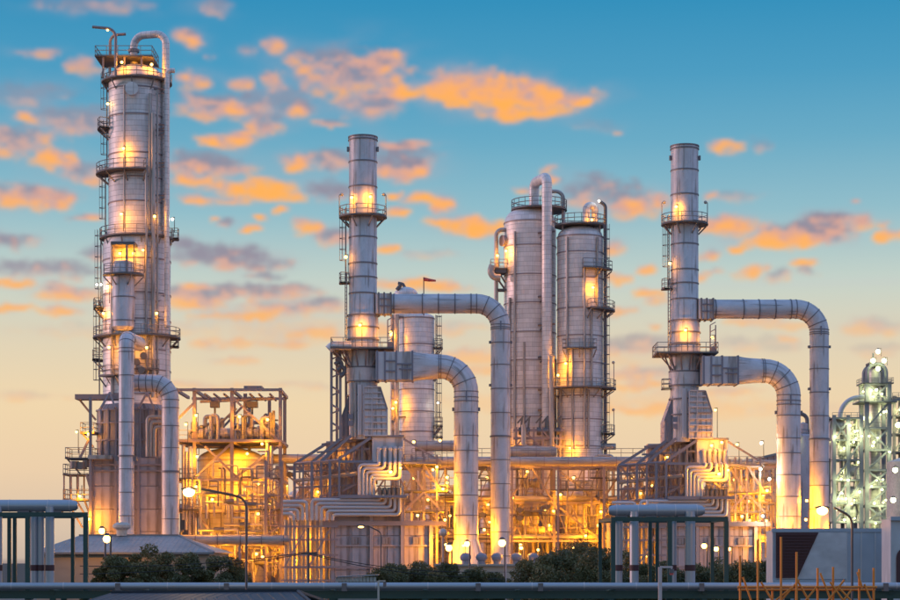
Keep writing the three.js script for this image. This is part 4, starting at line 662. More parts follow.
  lamp(at(512, 452, r + 1), [0, -1, 0], 'amber lamp by the valve cluster of the wide silver column', G, { I: 20 });
}
{
  const D = 261, t = thing('distillation_column', 'silver column with several side platforms beside the wide silver column', 'column', 580, D), { X, Y, M: S } = t, r = S(23);
  add(t, 'shell', lathe([[r, 0], [r, Y(237)], ...domeProfile(r - .1, Y(236), S(10))], 52), M.jacket);
  for (const py of [238, 254, 280, 310, 337, 364, 397, 420, 447]) hoop(t, M.steel, 0, Y(py), 0, r + .07, .15);
  const pl = part(t, 'top_platform'); add(pl, 'deck', lathe([[.5, Y(226) - .15], [S(25.5), Y(226) - .15], [S(25.5), Y(226)], [.5, Y(226)]], 40), M.deck); const pts = []; for (let i = 0; i < 22; i++) { const a = i / 22 * 2 * Math.PI; pts.push(V(Math.sin(a) * S(25.1), Y(226), Math.cos(a) * S(25.1))); } railing(pl, M.rail, pts, 1.2, .05, true);
  for (const px of [562, 574, 590, 599]) bar(t, 'deck_post', M.steel, V(X(px), Y(237), 1.4), V(X(px), Y(227), 1.4), .18);
  pipe(t, 'overhead_pipe', M.jacket, [V(X(586), Y(228), .5), V(X(586), Y(206), .5), V(X(595), Y(206), 0), V(X(595), Y(230), -.4)], S(3.6), S(4.4), 20);
  pipe(t, 'vent_pipe', M.pipeDark, [V(X(605), 0, .6), V(X(605), Y(206), .6), V(X(599), Y(202), .6)], .22, .7); for (const px of [602.5]) ladder(t, M.band, X(px + 1), Y(450), Y(226), 1.4, 1.2);
  for (const [py, ro, a0, a1] of [[271, 33, 2, 75], [311, 35, 15, 100], [350, 30, -40, 30], [389, 36, -70, 100], [434, 35, 60, 100]]) ringPlatform(t, 0, Y(py), 0, r, S(ro), a0, a1, PM);
  for (const [px, a, b] of [[566, 240, 389], [571, 350, 450], [583, 271, 450], [590, 311, 389], [596, 240, 310], [560, 390, 450], [587, 392, 450]]) { const z = Math.sqrt(r * r - Math.min(X(px) ** 2, r * r - .3)) + .25; pipe(t, 'riser_pipe', M.pipe, [V(X(px), Y(a), z), V(X(px), Y(b), z)], .15); }
  pipe(t, 'nozzle_pipe', M.pipe, [V(X(598), Y(447), 1), V(X(615), Y(447), 1)], S(3.2)); for (const [y0, y1] of [[389, 365], [434, 412]]) { rod(t, 'lamp_post', M.rail, V(X(612.5), Y(y0), 2), V(X(612.5), Y(y1), 2), .05); add(t, 'lamp_head', new THREE.SphereGeometry(.2, 10, 8), M.white).position.set(X(612), Y(y1 - 1), 2); }
  const G = 'amber lamps on the side platforms', F1 = (px) => Math.sqrt(Math.max(0, r * r - X(px) ** 2)), at = (px, py, z) => V(t.position.x + X(px), Y(py), -D + z);
  lamp(at(591, 291, F1(591) + .8), [0, -2, 0], 'amber lamp over the third platform of the silver column beside the wide one', G, { I: 9 }); lamp(at(591, 222, 1.6), [0, -1.2, 0], 'amber lamp under the top pipe of the silver column beside the wide one', G, { I: 9, s: .7 });
  lamp(at(564, 366, F1(564) + 1.1), [0, -2.4, 0], 'bright amber lamp over the lowest wide platform of the silver column', G, { I: 16 }); lamp(at(557, 377, F1(562) + .6), [0, -1.3, 0], 'amber lamp at the end of the lowest wide platform of the silver column', G, { I: 5, s: .7 });
  lamp(at(598.5, 202, .8), [.2, .1, 0], 'white lamp on the top pipe hook of the silver column', G, { I: 2, c: WHITE, s: .7 }); lamp(at(568, 450, F1(568) + 1.4), [0, -1.2, 0], 'amber lamp at the foot of the silver column beside the wide one', G, { I: 20 });
}

// ---------------------------------------------------------------- pipe rack running behind the units
{
  const D = 247, t = thing('pipe_rack', 'long steel pipe rack with cross braces behind the heaters, lit orange', 'pipe rack', 530, D), { X, Y, M: S } = t, st = M.steel;
  const posts = [277, 322, 369, 415, 462, 508, 554, 601, 647, 694, 740, 786], zs = [0, -6], lv = [467, 503, 541];
  for (const px of posts) for (const z of zs) bar(t, 'column', st, V(X(px), 0, z), V(X(px), Y(466), z), .36, .36, HBEAM);
  for (const py of lv) for (const z of zs) for (let k = 1; k < posts.length; k++) bar(t, 'beam', st, V(X(posts[k - 1]), Y(py), z), V(X(posts[k]), Y(py), z), .26, .34, HBEAM);
  for (const py of lv) for (const px of posts) bar(t, 'cross_beam', st, V(X(px), Y(py), 0), V(X(px), Y(py), -6), .3, .36);
  for (let k = 1; k < posts.length; k++) { const a = posts[k - 1], b = posts[k], m = (a + b) / 2; for (const [y0, y1, z] of [[467, 503, 0], [503, 541, 0], [503, 575, -6]]) if (k % 3 !== 1 || z) { bar(t, 'brace', st, V(X(a), Y(y1), z), V(X(m), Y(y0), z), .22); bar(t, 'brace', st, V(X(b), Y(y1), z), V(X(m), Y(y0), z), .22); } else { bar(t, 'brace', st, V(X(a), Y(y0), z), V(X(b), Y(y1), z), .22); } }
  const R = rng(41), G = 'pipes lying on the long rack';
  for (const py of lv) for (let k = 0; k < 7; k++) {
    const p = thing('rack_pipe', ['silver pipe lying along the top tier of the long rack', 'silver pipe lying along the middle tier of the long rack', 'silver pipe lying along the lowest tier of the long rack'][lv.indexOf(py)], 'pipe', 530, D, G);
    const r = .14 + .26 * R(), z = -.5 - k * .8, a = 270 + R() * 60, b = 730 + R() * 60, y = Y(py) + .2 + r;
    const bend = R() < .5; add(p, 'pipe_run', sweep(rounded([V(X(a), y, z), V(X(b), y, z), ...(bend ? [V(X(b), y - 2.6, z)] : [])], r * 2), r, 10), M.pipe); for (let q = 0; q < 5; q++) collar(p, M.band, V(X(a + (b - a) * (q + .5) / 5), y, z), V(1, 0, 0), r + .04, .2);
  }
  for (let k = 1; k < posts.length; k++) for (const f of [.33, .67]) { const px = posts[k - 1] + (posts[k] - posts[k - 1]) * f; bar(t, 'strut', st, V(X(px), Y(541), -3), V(X(px), Y(467), -3), .16); bar(t, 'brace', st, V(X(px), Y(503), -3), V(X(px + 15), Y(467), -3), .13); bar(t, 'brace', st, V(X(px), Y(541), .1), V(X(px - 15), Y(503), .1), .13); }
  for (const py of [478, 490, 515, 528]) bar(t, 'beam', st, V(X(430), Y(py), .3), V(X(786), Y(py), .3), .1, .14);
  // verticals and small equipment hung in the rack
  for (let k = 0; k < 150; k++) { const px = 282 + 500 * R(), z = .4 - 7 * R(), a = lv[Math.floor(R() * 3)] - 4 * R(), b = a + 20 + 50 * R(); pipe(t, 'drop_pipe', R() < .8 ? M.pipe : M.pipeDark, [V(X(px), Math.max(.2, Y(b)), z), V(X(px), Y(a), z), V(X(px + (R() - .5) * 26), Y(a), z)], ( .06 + .15 * R() * R()), .3); }
  for (let k = 0; k < 34; k++) { const px = 285 + 490 * R(), py = lv[Math.floor(R() * 3)] - 2 + 24 * R(), z = .8; const v = part(t, 'valve'); rod(v, 'valve_body', M.valve, V(X(px) - .5, Y(py), z), V(X(px) + .5, Y(py), z), .3); rod(v, 'hand_wheel', M.valve, V(X(px), Y(py), z + .5), V(X(px), Y(py), z + .6), .36); }
  for (let k = 0; k < 24; k++) { const px = 430 + 340 * R(), py = [478, 490, 515, 528][k % 4], w = 10 + 16 * R(); railing(t, M.rail, [V(X(px), Y(py), 1.1), V(X(px + w), Y(py), 1.1)]); box(t, 'walkway', M.deck, X(px), X(px + w), Y(py) - .12, Y(py), .4, 1.2); }
  for (let k = 0; k < 26; k++) { const px = 430 + 345 * R(), py = 470 + 70 * R(), h = 3 + 8 * R(); add(t, 'small_vessel', sweep([V(X(px), Y(py + h), -1), V(X(px), Y(py + h) + .15, -1), V(X(px), Y(py) - .15, -1), V(X(px), Y(py), -1)], [.15, .4, .4, .15], 12), M.vessel); }
  for (const [a, b, py, z] of [[566, 592, 490, 1.4], [524, 546, 511, 1.4], [610, 640, 512, 1.4], [440, 458, 495, 1.4], [703, 735, 500, 1.4], [480, 500, 480, 1.4], [742, 772, 478, 1.4], [606, 632, 480, 1.2], [744, 772, 504, 1.2]]) { deckPlatform(t, X(a), X(b), Y(py), z - 1.2, z + .6, PM); for (const q of [a + 1, b - 1]) bar(t, 'hanger', st, V(X(q), Y(py), z - .6), V(X(q), Y(py) - 3, z - .6), .18); }
  // equipment on the ground behind
  const GE = 'drums standing behind the long rack';
  for (const [px, w, h, d, n, where] of [[436, 12, 60, 256, 0, 'beside the lower duct of the first heater'], [489, 9, 72, 258, 0, 'just past the upper duct'], [524, 13, 55, 257, 0, 'under the wide silver column'], [540, 8, 80, 262, 0, 'tallest below the wide silver column'], [575, 11, 66, 257, 1, 'beneath the valve cluster'], [595, 12, 92, 258, 1, 'tallest with a cone'], [622, 11, 60, 262, 0, 'behind the trees by the gantry'], [640, 14, 50, 258, 0, 'squat, next to the second heater frame'], [712, 12, 66, 257, 0, 'behind the second heater casing'], [735, 10, 84, 260, 0, 'tall, between casing and ducts'], [756, 13, 58, 258, 0, 'squat, beside the far duct pair'], [300, 12, 64, 258, 0, 'behind the burner pipes'], [316, 9, 84, 262, 0, 'tall, behind the burner pipes']]) {
    const v = thing('process_drum', `${n ? 'conical-footed' : 'plain'} upright drum behind the long rack, ${where}`, 'vessel', px, d, n ? 'conical drums behind the long rack' : GE), r = v.M(w), top = v.Y(560 - h);
    add(v, 'drum_shell', lathe(n ? [[r * .2, top * .35], [r, top * .55], ...domeProfile(r, top, r * .5)] : [[r, .3], ...domeProfile(r, top, r * .5)], 28), M.vessel); for (const f of [.62, .8]) hoop(v, M.steel, 0, top * f, 0, r + .05, .12);
    for (const [sx, sz] of [[-1, 1], [1, 1], [-1, -1], [1, -1]]) bar(v, 'leg', st, V(sx * r * .7, 0, sz * r * .7), V(sx * r * .7, top * (n ? .58 : .3), sz * r * .7), .22);
    pipe(v, 'nozzle_pipe', M.pipe, [V(0, top + r * .3, 0), V(0, top + 1.6, 0), V(r * 1.5, top + 1.6, 0), V(r * 1.5, top * .2, 0)], .2, .5);
  }
  for (const [px, py, w, d, where] of [[450, 535, 22, 253, 'low by the first lower duct'], [500, 540, 30, 254, 'low between the two ducts'], [540, 531, 28, 251, 'mid height under the wide column'], [585, 545, 26, 253, 'low behind the trees'], [620, 530, 24, 251, 'mid height beside the gantry'], [470, 510, 20, 256, 'raised between the two ducts'], [530, 483, 18, 252, 'highest, under the wide column'], [575, 520, 20, 252, 'raised under the many-platform column'], [720, 545, 24, 253, 'low behind the second casing'], [750, 530, 22, 253, 'low by the second lower duct'], [300, 545, 26, 252, 'low behind the burner pipes'], [700, 520, 20, 254, 'raised behind the second casing']]) {
    const v = thing('heat_exchanger', `horizontal exchanger shell within the long rack, ${where}`, 'heat exchanger', px, d, 'exchangers within the long rack'), r = v.M(4.6), L = v.M(w / 2), y = v.Y(py);
    add(v, 'exchanger_shell', sweep([V(-L, y, 0), V(L, y, 0)], r, 18), M.vessel); for (const s of [-1, 1]) { collar(v, M.steel, V(s * L * .86, y, 0), V(1, 0, 0), r + .16, .16, 'flange'); box(v, 'saddle', st, s * L * .5 - .15, s * L * .5 + .15, 0, y - r * .6, -r * .7, r * .7); }
  }
  const w = thing('switch_house', 'plain plastered switch house wall behind the pipe rack', 'building', 520, 284); box(w, 'wall', std('ochre_plaster', [.22, .17, .14], .9, 0, { map: grit }), w.X(180), w.X(785), 0, w.Y(508), -8, 0); box(w, 'roof_slab', M.casing, w.X(178), w.X(787), w.Y(508), w.Y(505), -8.4, .5);
  for (let px = 200; px < 780; px += 26) bar(w, 'pilaster', M.casing, V(w.X(px), 0, .12), V(w.X(px), w.Y(508), .12), .5);
  // lamps along the rack
  const at = (px, py, z) => V(t.position.x + X(px), Y(py), -D + z), GL = 'amber lamps along the long rack';
  for (const [px, py, z, I] of [[600, 512, 1.2, 22], [560, 495, 1, 18], [545, 511, 1, 18], [553, 511, .8, 14], [512, 498, .9, 14], [488, 505, .8, 14], [487, 478, .8, 16], [527, 472, .9, 8], [447, 483, .8, 10], [573, 478, 1, 8], [632, 478, .8, 14], [648, 490, 1, 12], [640, 500, 1, 10], [742, 487, .9, 16], [762, 495, .9, 12], [715, 480, .9, 14], [433, 470, 1, 10]]) lamp(at(px, py, z), [0, -1.6, 0], 'amber lamp on the upper tier of the long pipe rack', GL, { I });
  for (const [px, py, z, I] of [[520, 545, 2, 34], [537, 550, 3, 26], [585, 536, 1, 30], [572, 548, 2, 24], [612, 545, 2, 28], [632, 540, 2, 26], [655, 545, 3, 30], [705, 548, 5, 14], [490, 522, -2, 34], [550, 525, -3, 36], [600, 525, -3, 36], [450, 515, -3, 34], [640, 520, -3, 34], [720, 520, -3, 40], [752, 520, -2, 40], [766, 540, 1, 26], [300, 520, -3, 30], [275, 530, -3, 36], [312, 500, -2, 20], [285, 485, -2, 20], [745, 545, 2, 24]]) lamp(at(px, py, z), [0, -2, 0], 'amber lamp low among the drums of the long pipe rack', GL, { I });
}
// thick lines over the rack
for (const [a, b, py, d, lab] of [[262, 330, 459, 243, 'thick insulated pipe leaving the drum frame at roof height'], [412, 645, 461.5, 244, 'thick insulated pipe running along the top of the long rack'], [500, 556, 452, 250, 'dark insulated pipe at the foot of the wide silver column'], [415, 470, 446, 256, 'dark insulated pipe at the foot of the short silver column']]) {
  const p = thing('transfer_pipe', lab, 'pipe', (a + b) / 2, d), r = p.M(py < 455 ? 5.5 : 4.8), y = p.Y(py);
  add(p, 'pipe_shell', sweep([V(p.X(a), y, 0), V(p.X(b), y, 0)], r, 22), M.pipe); for (let px = a + 12; px < b; px += 24) collar(p, M.steel, V(p.X(px), y, 0), V(1, 0, 0), r + .04, .1); for (let px = a + 8; px < b; px += 46) bar(p, 'support', M.steel, V(p.X(px), 0, 0), V(p.X(px), y - r * .8, 0), .26);
  if (d < 245 && a > 300) railing(p, M.rail, [V(p.X(a), y + r * .9, -.8), V(p.X(b), y + r * .9, -.8)]);
}
{
  const t = thing('silo', 'pale grey silo with a railed top between the two ducts', 'silo', 801, 300), { X, Y, M: S } = t, r = S(17);
  add(t, 'shell', lathe([[r, 0], ...domeProfile(r, Y(437), S(3))], 36), M.casing); ringPlatform(t, 0, Y(437), 0, .5, S(9), -180, 180, PM, false); add(t, 'top_hatch', lathe([[S(5), Y(437)], [S(5), Y(424)], [.01, Y(422)]], 20), M.casing).position.x = X(803); pipe(t, 'vent_pipe', M.pipeDark, [V(X(807), Y(437), 0), V(X(807), Y(414), 0), V(X(800), Y(414), 0)], .3, 1);
  lamp(V(t.position.x + X(793), Y(439), -300 + r), [0, -.8, -.6], 'pale greenish lamp on the rim of the grey silo', undefined, { I: 3, c: COOL });
  const s = thing('warehouse', 'distant grey shed with one sloping roof edge behind the second heater', 'building', 752, 290); const X2 = s.X, Y2 = s.Y;
  add(s, 'wall', prism([[X2(722), 0], [X2(722), Y2(468)], [X2(790), Y2(452)], [X2(790), 0]], -14, 0), M.casing); add(s, 'roof_edge', prism([[X2(720), Y2(468)], [X2(720), Y2(466)], [X2(791), Y2(449.5)], [X2(791), Y2(452)]], -14.4, .5), M.roof);
}
// ---------------------------------------------------------------- second plant far behind, lit white
{
  const D = 420, t = thing('lattice_tower', 'tall lattice tower with hooped top in the far plant, lit greenish white', 'tower', 876, D), { X, Y, M: S } = t, st = M.steelBlue;
  const xs = [866.5, 889], zs = [0, -5.5], lv = [384, 402, 428, 450, 470, 487, 506, 522];
  for (const px of xs) for (const z of zs) bar(t, 'column', st, V(X(px), 0, z), V(X(px), Y(382), z), .85);
  for (const py of lv) { for (const z of zs) bar(t, 'beam', st, V(X(864), Y(py), z), V(X(891), Y(py), z), .5, .6); box(t, 'floor_plate', M.deck, X(865), X(890), Y(py), Y(py) + .12, -5.4, -.2); railing(t, M.rail, [V(X(865), Y(py), .2), V(X(891), Y(py), .2)], 1.1, .05); }
  for (let k = 1; k < lv.length; k++) { bar(t, 'brace', st, V(X(866.5), Y(lv[k]), 0), V(X(889), Y(lv[k - 1]), 0), .4); if (k % 2) bar(t, 'brace', st, V(X(889), Y(lv[k]), 0), V(X(866.5), Y(lv[k - 1]), 0), .4); }
  add(t, 'inner_column', lathe([[S(6), 0], ...domeProfile(S(6), Y(372), S(6))], 24), M.vessel).position.set(X(877), 0, -2.8);
  deckPlatform(t, X(862), X(893), Y(383), -6, .6, PM); for (const z of [-1, -4.5]) pipe(t, 'hoop_arch', st, [V(X(868), Y(383), z), V(X(868), Y(364), z), V(X(887), Y(364), z), V(X(887), Y(383), z)], .4, S(8.5)); box(t, 'top_deck', M.deck, X(870), X(885), Y(364), Y(362), -4.6, -.8); bar(t, 'mast', st, V(X(875), Y(362), -2), V(X(875), Y(352), -2), .3);
  deckPlatform(t, X(858), X(896), Y(402), -6, 1, PM); bar(t, 'side_arm', st, V(X(889), Y(402), 0), V(X(903), Y(398), 0), .5);
  pipe(t, 'gooseneck_pipe', M.pipeGrey, [V(X(840), Y(420), 0), V(X(840), Y(399), 0), V(X(864), Y(397), 0)], .5, 4);
  const R = rng(55), at = (px, py, z) => V(t.position.x + X(px), Y(py), -D + z), G = 'white lamps in the far plant';
  for (const [px, py, I] of [[877, 352, 22], [872, 361, 12], [883, 361, 12], [877, 369, 40]]) lamp(at(px, py, .8), [0, -1, 0], 'greenish white lamp at the hooped top of the far lattice tower', G, { I, c: COOL, s: 2, e: 18 });
  for (let k = 0; k < 30; k++) lamp(at(864 + 27 * R(), 386 + 138 * R(), 1.2 - 3.5 * Math.round(R())), [0, -1.1, 0], 'greenish white lamp on a floor of the far lattice tower', G, { I: 15, c: COOL, s: .6 + .5 * R(), e: 9 });
  const m = thing('process_structure', 'many-floored pipe module beside the far lattice tower, lit greenish white', 'steel structure', 848, 416);
  for (const px of [834, 848, 861]) for (const z of [0, -6]) bar(m, 'column', st, V(m.X(px), 0, z), V(m.X(px), m.Y(415), z), .7);
  for (const py of [418, 440, 460, 480, 503, 522]) { for (const z of [0, -6]) bar(m, 'beam', st, V(m.X(832), m.Y(py), z), V(m.X(863), m.Y(py), z), .4, .6); box(m, 'floor_plate', M.deck, m.X(832), m.X(862), m.Y(py), m.Y(py) + .12, -6, 0); railing(m, M.rail, [V(m.X(832), m.Y(py), .3), V(m.X(863), m.Y(py), .3)], 1.1, .05); }
  for (const [a, ya, b, yb] of [[834, 440, 848, 420], [848, 440, 834, 420], [848, 460, 861, 441], [834, 480, 848, 461], [848, 503, 861, 481], [834, 503, 848, 481], [834, 522, 848, 504]]) bar(m, 'brace', st, V(m.X(a), m.Y(ya), .2), V(m.X(b), m.Y(yb), .2), .35);
  for (let k = 0; k < 26; k++) { const px = 833 + 28 * R(), a = 412 + 90 * R(), z = -.5 - 4 * R(); pipe(m, 'process_pipe', R() < .7 ? M.pipe : M.pipeDark, [V(m.X(px), m.Y(a + 14 + 24 * R()), z), V(m.X(px), m.Y(a), z), V(m.X(Math.min(861, px + 10 * R())), m.Y(a), z)], .2 + .35 * R(), .8); }
  for (const [px, py] of [[841, 500], [853, 470], [845, 450], [855, 492], [840, 425], [852, 512]]) add(m, 'drum', sweep([V(m.X(px - 5), m.Y(py), -2), V(m.X(px + 5), m.Y(py), -2)], 1.3, 14), M.vessel);
  for (let k = 0; k < 34; k++) lamp(V(m.position.x + m.X(834 + 27 * R()), m.Y(424 + 98 * R()), -416 + 1 - 3 * Math.round(R())), [0, -1.1, 0], 'greenish white lamp in the far pipe module', G, { I: 14, c: COOL, s: .6 + .5 * R(), e: 9 });
  const n = thing('process_structure', 'pale decked module at the outer side of the far lattice tower', 'steel structure', 905, 426);
  for (const px of [894, 906, 920]) for (const z of [0, -6]) bar(n, 'column', M.steel, V(n.X(px), 0, z), V(n.X(px), n.Y(396), z), .6);
  for (const py of [398, 416, 434, 452, 470, 488, 506]) { for (const z of [0, -6]) bar(n, 'beam', M.steel, V(n.X(892), n.Y(py), z), V(n.X(922), n.Y(py), z), .4, .5); box(n, 'floor_plate', M.deck, n.X(892), n.X(922), n.Y(py), n.Y(py) + .12, -6, 0); railing(n, M.rail, [V(n.X(892), n.Y(py), .3), V(n.X(922), n.Y(py), .3)], 1.1, .05); bar(n, 'brace', M.steel, V(n.X(894), n.Y(py + 17), .2), V(n.X(906), n.Y(py), .2), .3); }
  for (const [px, py] of [[899, 410], [902, 446], [898, 482], [900, 428]]) lamp(V(n.position.x + n.X(px), n.Y(py), -426 + .8), [0, -1, 0], 'greenish white lamp on the outer decked module of the far plant', G, { I: 14, c: COOL, s: .8, e: 9 });
  const s = thing('storage_tank', 'pale tank at the edge of the far lattice tower', 'tank', 905, 330); add(s, 'tank_shell', lathe([[s.M(18), 0], [s.M(18), s.Y(462)], [.01, s.Y(456)]], 36), M.white);
  for (const [px, py] of [[895, 470], [898, 425], [893, 500]]) lamp(P(px, py, 322), [0, py > 440 ? -.4 : -12, py > 440 ? -2 : 0], 'large white floodlight by the pale tank of the far plant', G, { I: 40, c: COOL, s: 1.8, e: 16 });
}

// ---------------------------------------------------------------- sheds, trees, posts between the road and the plant
{
  const D = 150, t = thing('shed', 'low shed with blue-grey hipped metal roof before the furnace box', 'building', 125, D), { X, Y } = t;
  const x0 = X(30), x1 = X(214), e = Y(552.5), r = Y(534.5), zf = 0, zb = -14, zm = -7, a = X(62), b = X(166);
  box(t, 'wall', M.wall, x0 + .4, x1 - .4, 0, e - .05, zb + .4, zf - .4);
  const quad = (pts) => { const pos = [], uv = [], nor = [], idx = []; const n = pts[1].clone().sub(pts[0]).cross(pts[2].clone().sub(pts[0])).normalize(), u = pts[1].clone().sub(pts[0]).normalize(), w = n.clone().cross(u); for (const p of pts) { pos.push(...p.toArray()); nor.push(...n.toArray()); const q = p.clone().sub(pts[0]); uv.push(q.dot(u), q.dot(w)); } for (let k = 2; k < pts.length; k++) idx.push(0, k - 1, k); return geom(pos, nor, uv, idx); };
  t.quad = quad;
  add(t, 'roof_slope', quad([V(x0, e, zf), V(x1, e, zf), V(b, r, zm), V(a, r, zm)]), M.roof); add(t, 'roof_slope', quad([V(x1, e, zb), V(x0, e, zb), V(a, r, zm), V(b, r, zm)]), M.roof); add(t, 'roof_hip', quad([V(x1, e, zf), V(x1, e, zb), V(b, r, zm)]), M.roof); add(t, 'roof_hip', quad([V(x0, e, zb), V(x0, e, zf), V(a, r, zm)]), M.roof);
  bar(t, 'gutter', M.roof, V(x0, e - .06, zf + .06), V(x1, e - .06, zf + .06), .16); bar(t, 'ridge_cap', M.roof, V(a, r, zm), V(b, r, zm), .2); bar(t, 'hip_cap', M.roof, V(x1, e, zf), V(b, r, zm), .16);
  const v = thing('roof_ventilator', 'squat round ventilator on the ridge of the hipped shed roof', 'ventilator', 122, 157); add(v, 'neck', lathe([[.42, v.Y(536)], [.42, v.Y(529)], [.5, v.Y(529)]], 18), M.white); add(v, 'turbine_head', lathe([[.45, v.Y(530)], [.72, v.Y(527.5)], [.72, v.Y(525)], [.4, v.Y(522.5)], [.01, v.Y(522)]], 20), M.white); for (const s of [-1, 1]) bar(v, 'foot', M.white, V(s * .4, v.Y(534.7), 0), V(s * .5, v.Y(536.8), 0), .1);
}
{
  const D = 186, t = thing('low_store', 'low pale store with a row of round roof ventilators, half hidden by trees', 'building', 500, D), { X, Y } = t;
  box(t, 'wall', M.white, X(436), X(566), 0, Y(566), -6, 0); box(t, 'roof_slab', M.white, X(434), X(568), Y(566), Y(564), -6.4, .4);
  for (const px of [465.5, 481.5, 497, 516.5, 533, 550]) { const v = thing('roof_ventilator', 'grey ball ventilator in the row on the low pale store', 'ventilator', px, D + 3, 'ball ventilators on the low pale store'); add(v, 'neck', lathe([[.34, v.Y(565)], [.34, v.Y(560)]], 14), M.steelBlue); add(v, 'turbine_head', lathe([[.34, v.Y(561)], [.5, v.Y(559.5)], [.56, v.Y(557.2)], [.5, v.Y(555)], [.3, v.Y(553.3)], [.01, v.Y(552.8)]], 18), M.steelBlue); }
  const v = thing('expansion_bottle', 'round pale ball vessel on a stem beside the lower duct foot', 'vessel', 443, 212); add(v, 'ball', new THREE.SphereGeometry(v.M(4.2), 20, 14).translate(0, v.Y(532.5), 0), M.pipe); rod(v, 'stem', M.steel, V(0, 0, 0), V(0, v.Y(535), 0), .12);
}
function tree(px, pyTop, w0, d, seed, label, group) {
  const wpx = w0 * 1.3;
  const t = thing('tree', label, 'tree', px, d, group), R = rng(seed), H = t.Y(pyTop), rx = t.M(wpx / 2), ry = H * .42, cy = H - ry;
  const gs = []; const trunk = sweep([V(0, 0, 0), V(.1, H * .3, .05), V(-.05, H * .6, 0), V(0, H * .85, 0)], [.14, .11, .08, .03], 8); gs.push(trunk);
  for (let k = 0; k < 7; k++) { const a = R() * 6.28, y = H * (.25 + .4 * R()), l = rx * (.5 + .4 * R()); gs.push(sweep([V(0, y, 0), V(Math.cos(a) * l * .5, y + l * .35, Math.sin(a) * l * .5), V(Math.cos(a) * l, y + l * .8, Math.sin(a) * l)], [.06, .04, .015], 6)); }
  add(t, 'trunk', mergeGeometries(gs), M.bark);
  const clumps = []; for (let k = 0; k < 44; k++) { const a = R() * 6.28, u = R() * 2 - 1, q = Math.sqrt(1 - u * u), f = .3 + .8 * Math.cbrt(R()); clumps.push([Math.cos(a) * q * rx * f, cy + u * ry * f, Math.sin(a) * q * rx * f, (.2 + .24 * R()) * Math.min(rx, ry)]); }
  const mats = [[], [], []]; for (const [x, y, z, r] of clumps) { const m = mats[Math.floor(R() * 3)]; for (let k = 0; k < 420; k++) { const a = R() * 6.28, u = R() * 2 - 1, q = Math.sqrt(1 - u * u), f = Math.cbrt(R()) * r; const c = V(x + Math.cos(a) * q * f * 1.2, y + u * f, z + Math.sin(a) * q * f * 1.2); const s = .035 + .06 * R(), e1 = V(R() - .5, R() - .5, R() - .5).normalize(), e2 = e1.clone().cross(V(R() - .5, R() - .5, R() - .5)).normalize(); m.push(c.clone().addScaledVector(e1, s * 1.5), c.clone().addScaledVector(e2, s * .6), c.clone().addScaledVector(e1, -s * 1.5), c.clone().addScaledVector(e2, -s * .6)); } }
  mats.forEach((v, k) => { if (!v.length) return; const pos = [], nor = [], uv = [], idx = []; for (let i = 0; i < v.length; i += 4) { const n = v[i].clone().sub(v[i + 2]).cross(v[i + 1].clone().sub(v[i + 3])).normalize(); for (let j = 0; j < 4; j++) { pos.push(...v[i + j].toArray()); nor.push(...n.toArray()); uv.push(j & 1, j >> 1); } idx.push(i, i + 1, i + 2, i, i + 2, i + 3); } add(t, 'crown', geom(pos, nor, uv, idx), leafMats[k]); });
}
[[120, 556, 28], [139, 550, 36], [163, 560, 28], [192, 561, 28], [221, 558, 34], [240, 570, 16], [99, 569, 22]].forEach(([px, py, w], k) => tree(px, py, w, 126 + (k % 3) * 5, 300 + k, ['bushy tree just beyond the lamp poles before the hipped shed', 'tallest bushy tree before the hipped shed', 'bushy tree before the middle of the hipped shed wall', 'bushy tree before the hip end of the shed', 'bushy tree clear of the shed before the drum frame', 'low shrub at the foot of the white swan-neck lamp', 'bush at the foot of the lamp poles beside the gantry'][k], 'trees before the hipped shed'));
[[384, 568, 32], [404, 563, 36], [428, 563, 34], [446, 568, 26], [470, 569, 26], [495, 572, 24]].forEach(([px, py, w], k) => tree(px, py, w, 150 + (k % 3) * 6, 340 + k, ['small tree beside the lean-to before the heater casing', 'rounded tree before the middle of the first heater casing', 'rounded tree before the corner of the first heater casing', 'small tree below the ball vessel on its stem', 'low tree before the first ball ventilator', 'lowest tree before the low pale store'][k], 'trees before the first heater'));
[[532, 561, 36], [556, 556, 40], [580, 549, 44], [604, 553, 40], [626, 558, 34], [645, 566, 30]].forEach(([px, py, w], k) => tree(px, py, w, 138 + (k % 3) * 6, 380 + k, ['dark tree at the low store end of the gantry clump', 'dark tree second from the low store in the gantry clump', 'tallest dark tree in the clump beside the gantry', 'dark tree touching the gantry posts in the clump', 'dark tree seen between the first gantry posts', 'low dark tree seen under the silver pipe loop'][k], 'trees beside the green gantry'));
[[662, 568, 28], [690, 566, 34], [714, 564, 36], [738, 563, 38], [760, 567, 34]].forEach(([px, py, w], k) => tree(px, py, w, 140 + (k % 3) * 6, 420 + k, ['low tree behind the middle gantry posts', 'dark tree behind the red-banded gantry risers', 'dark tree at the outer gantry post', 'dark tree between the gantry and the scaffold', 'dark tree against the blue-grey block'][k], 'trees beside the blue-grey building'));
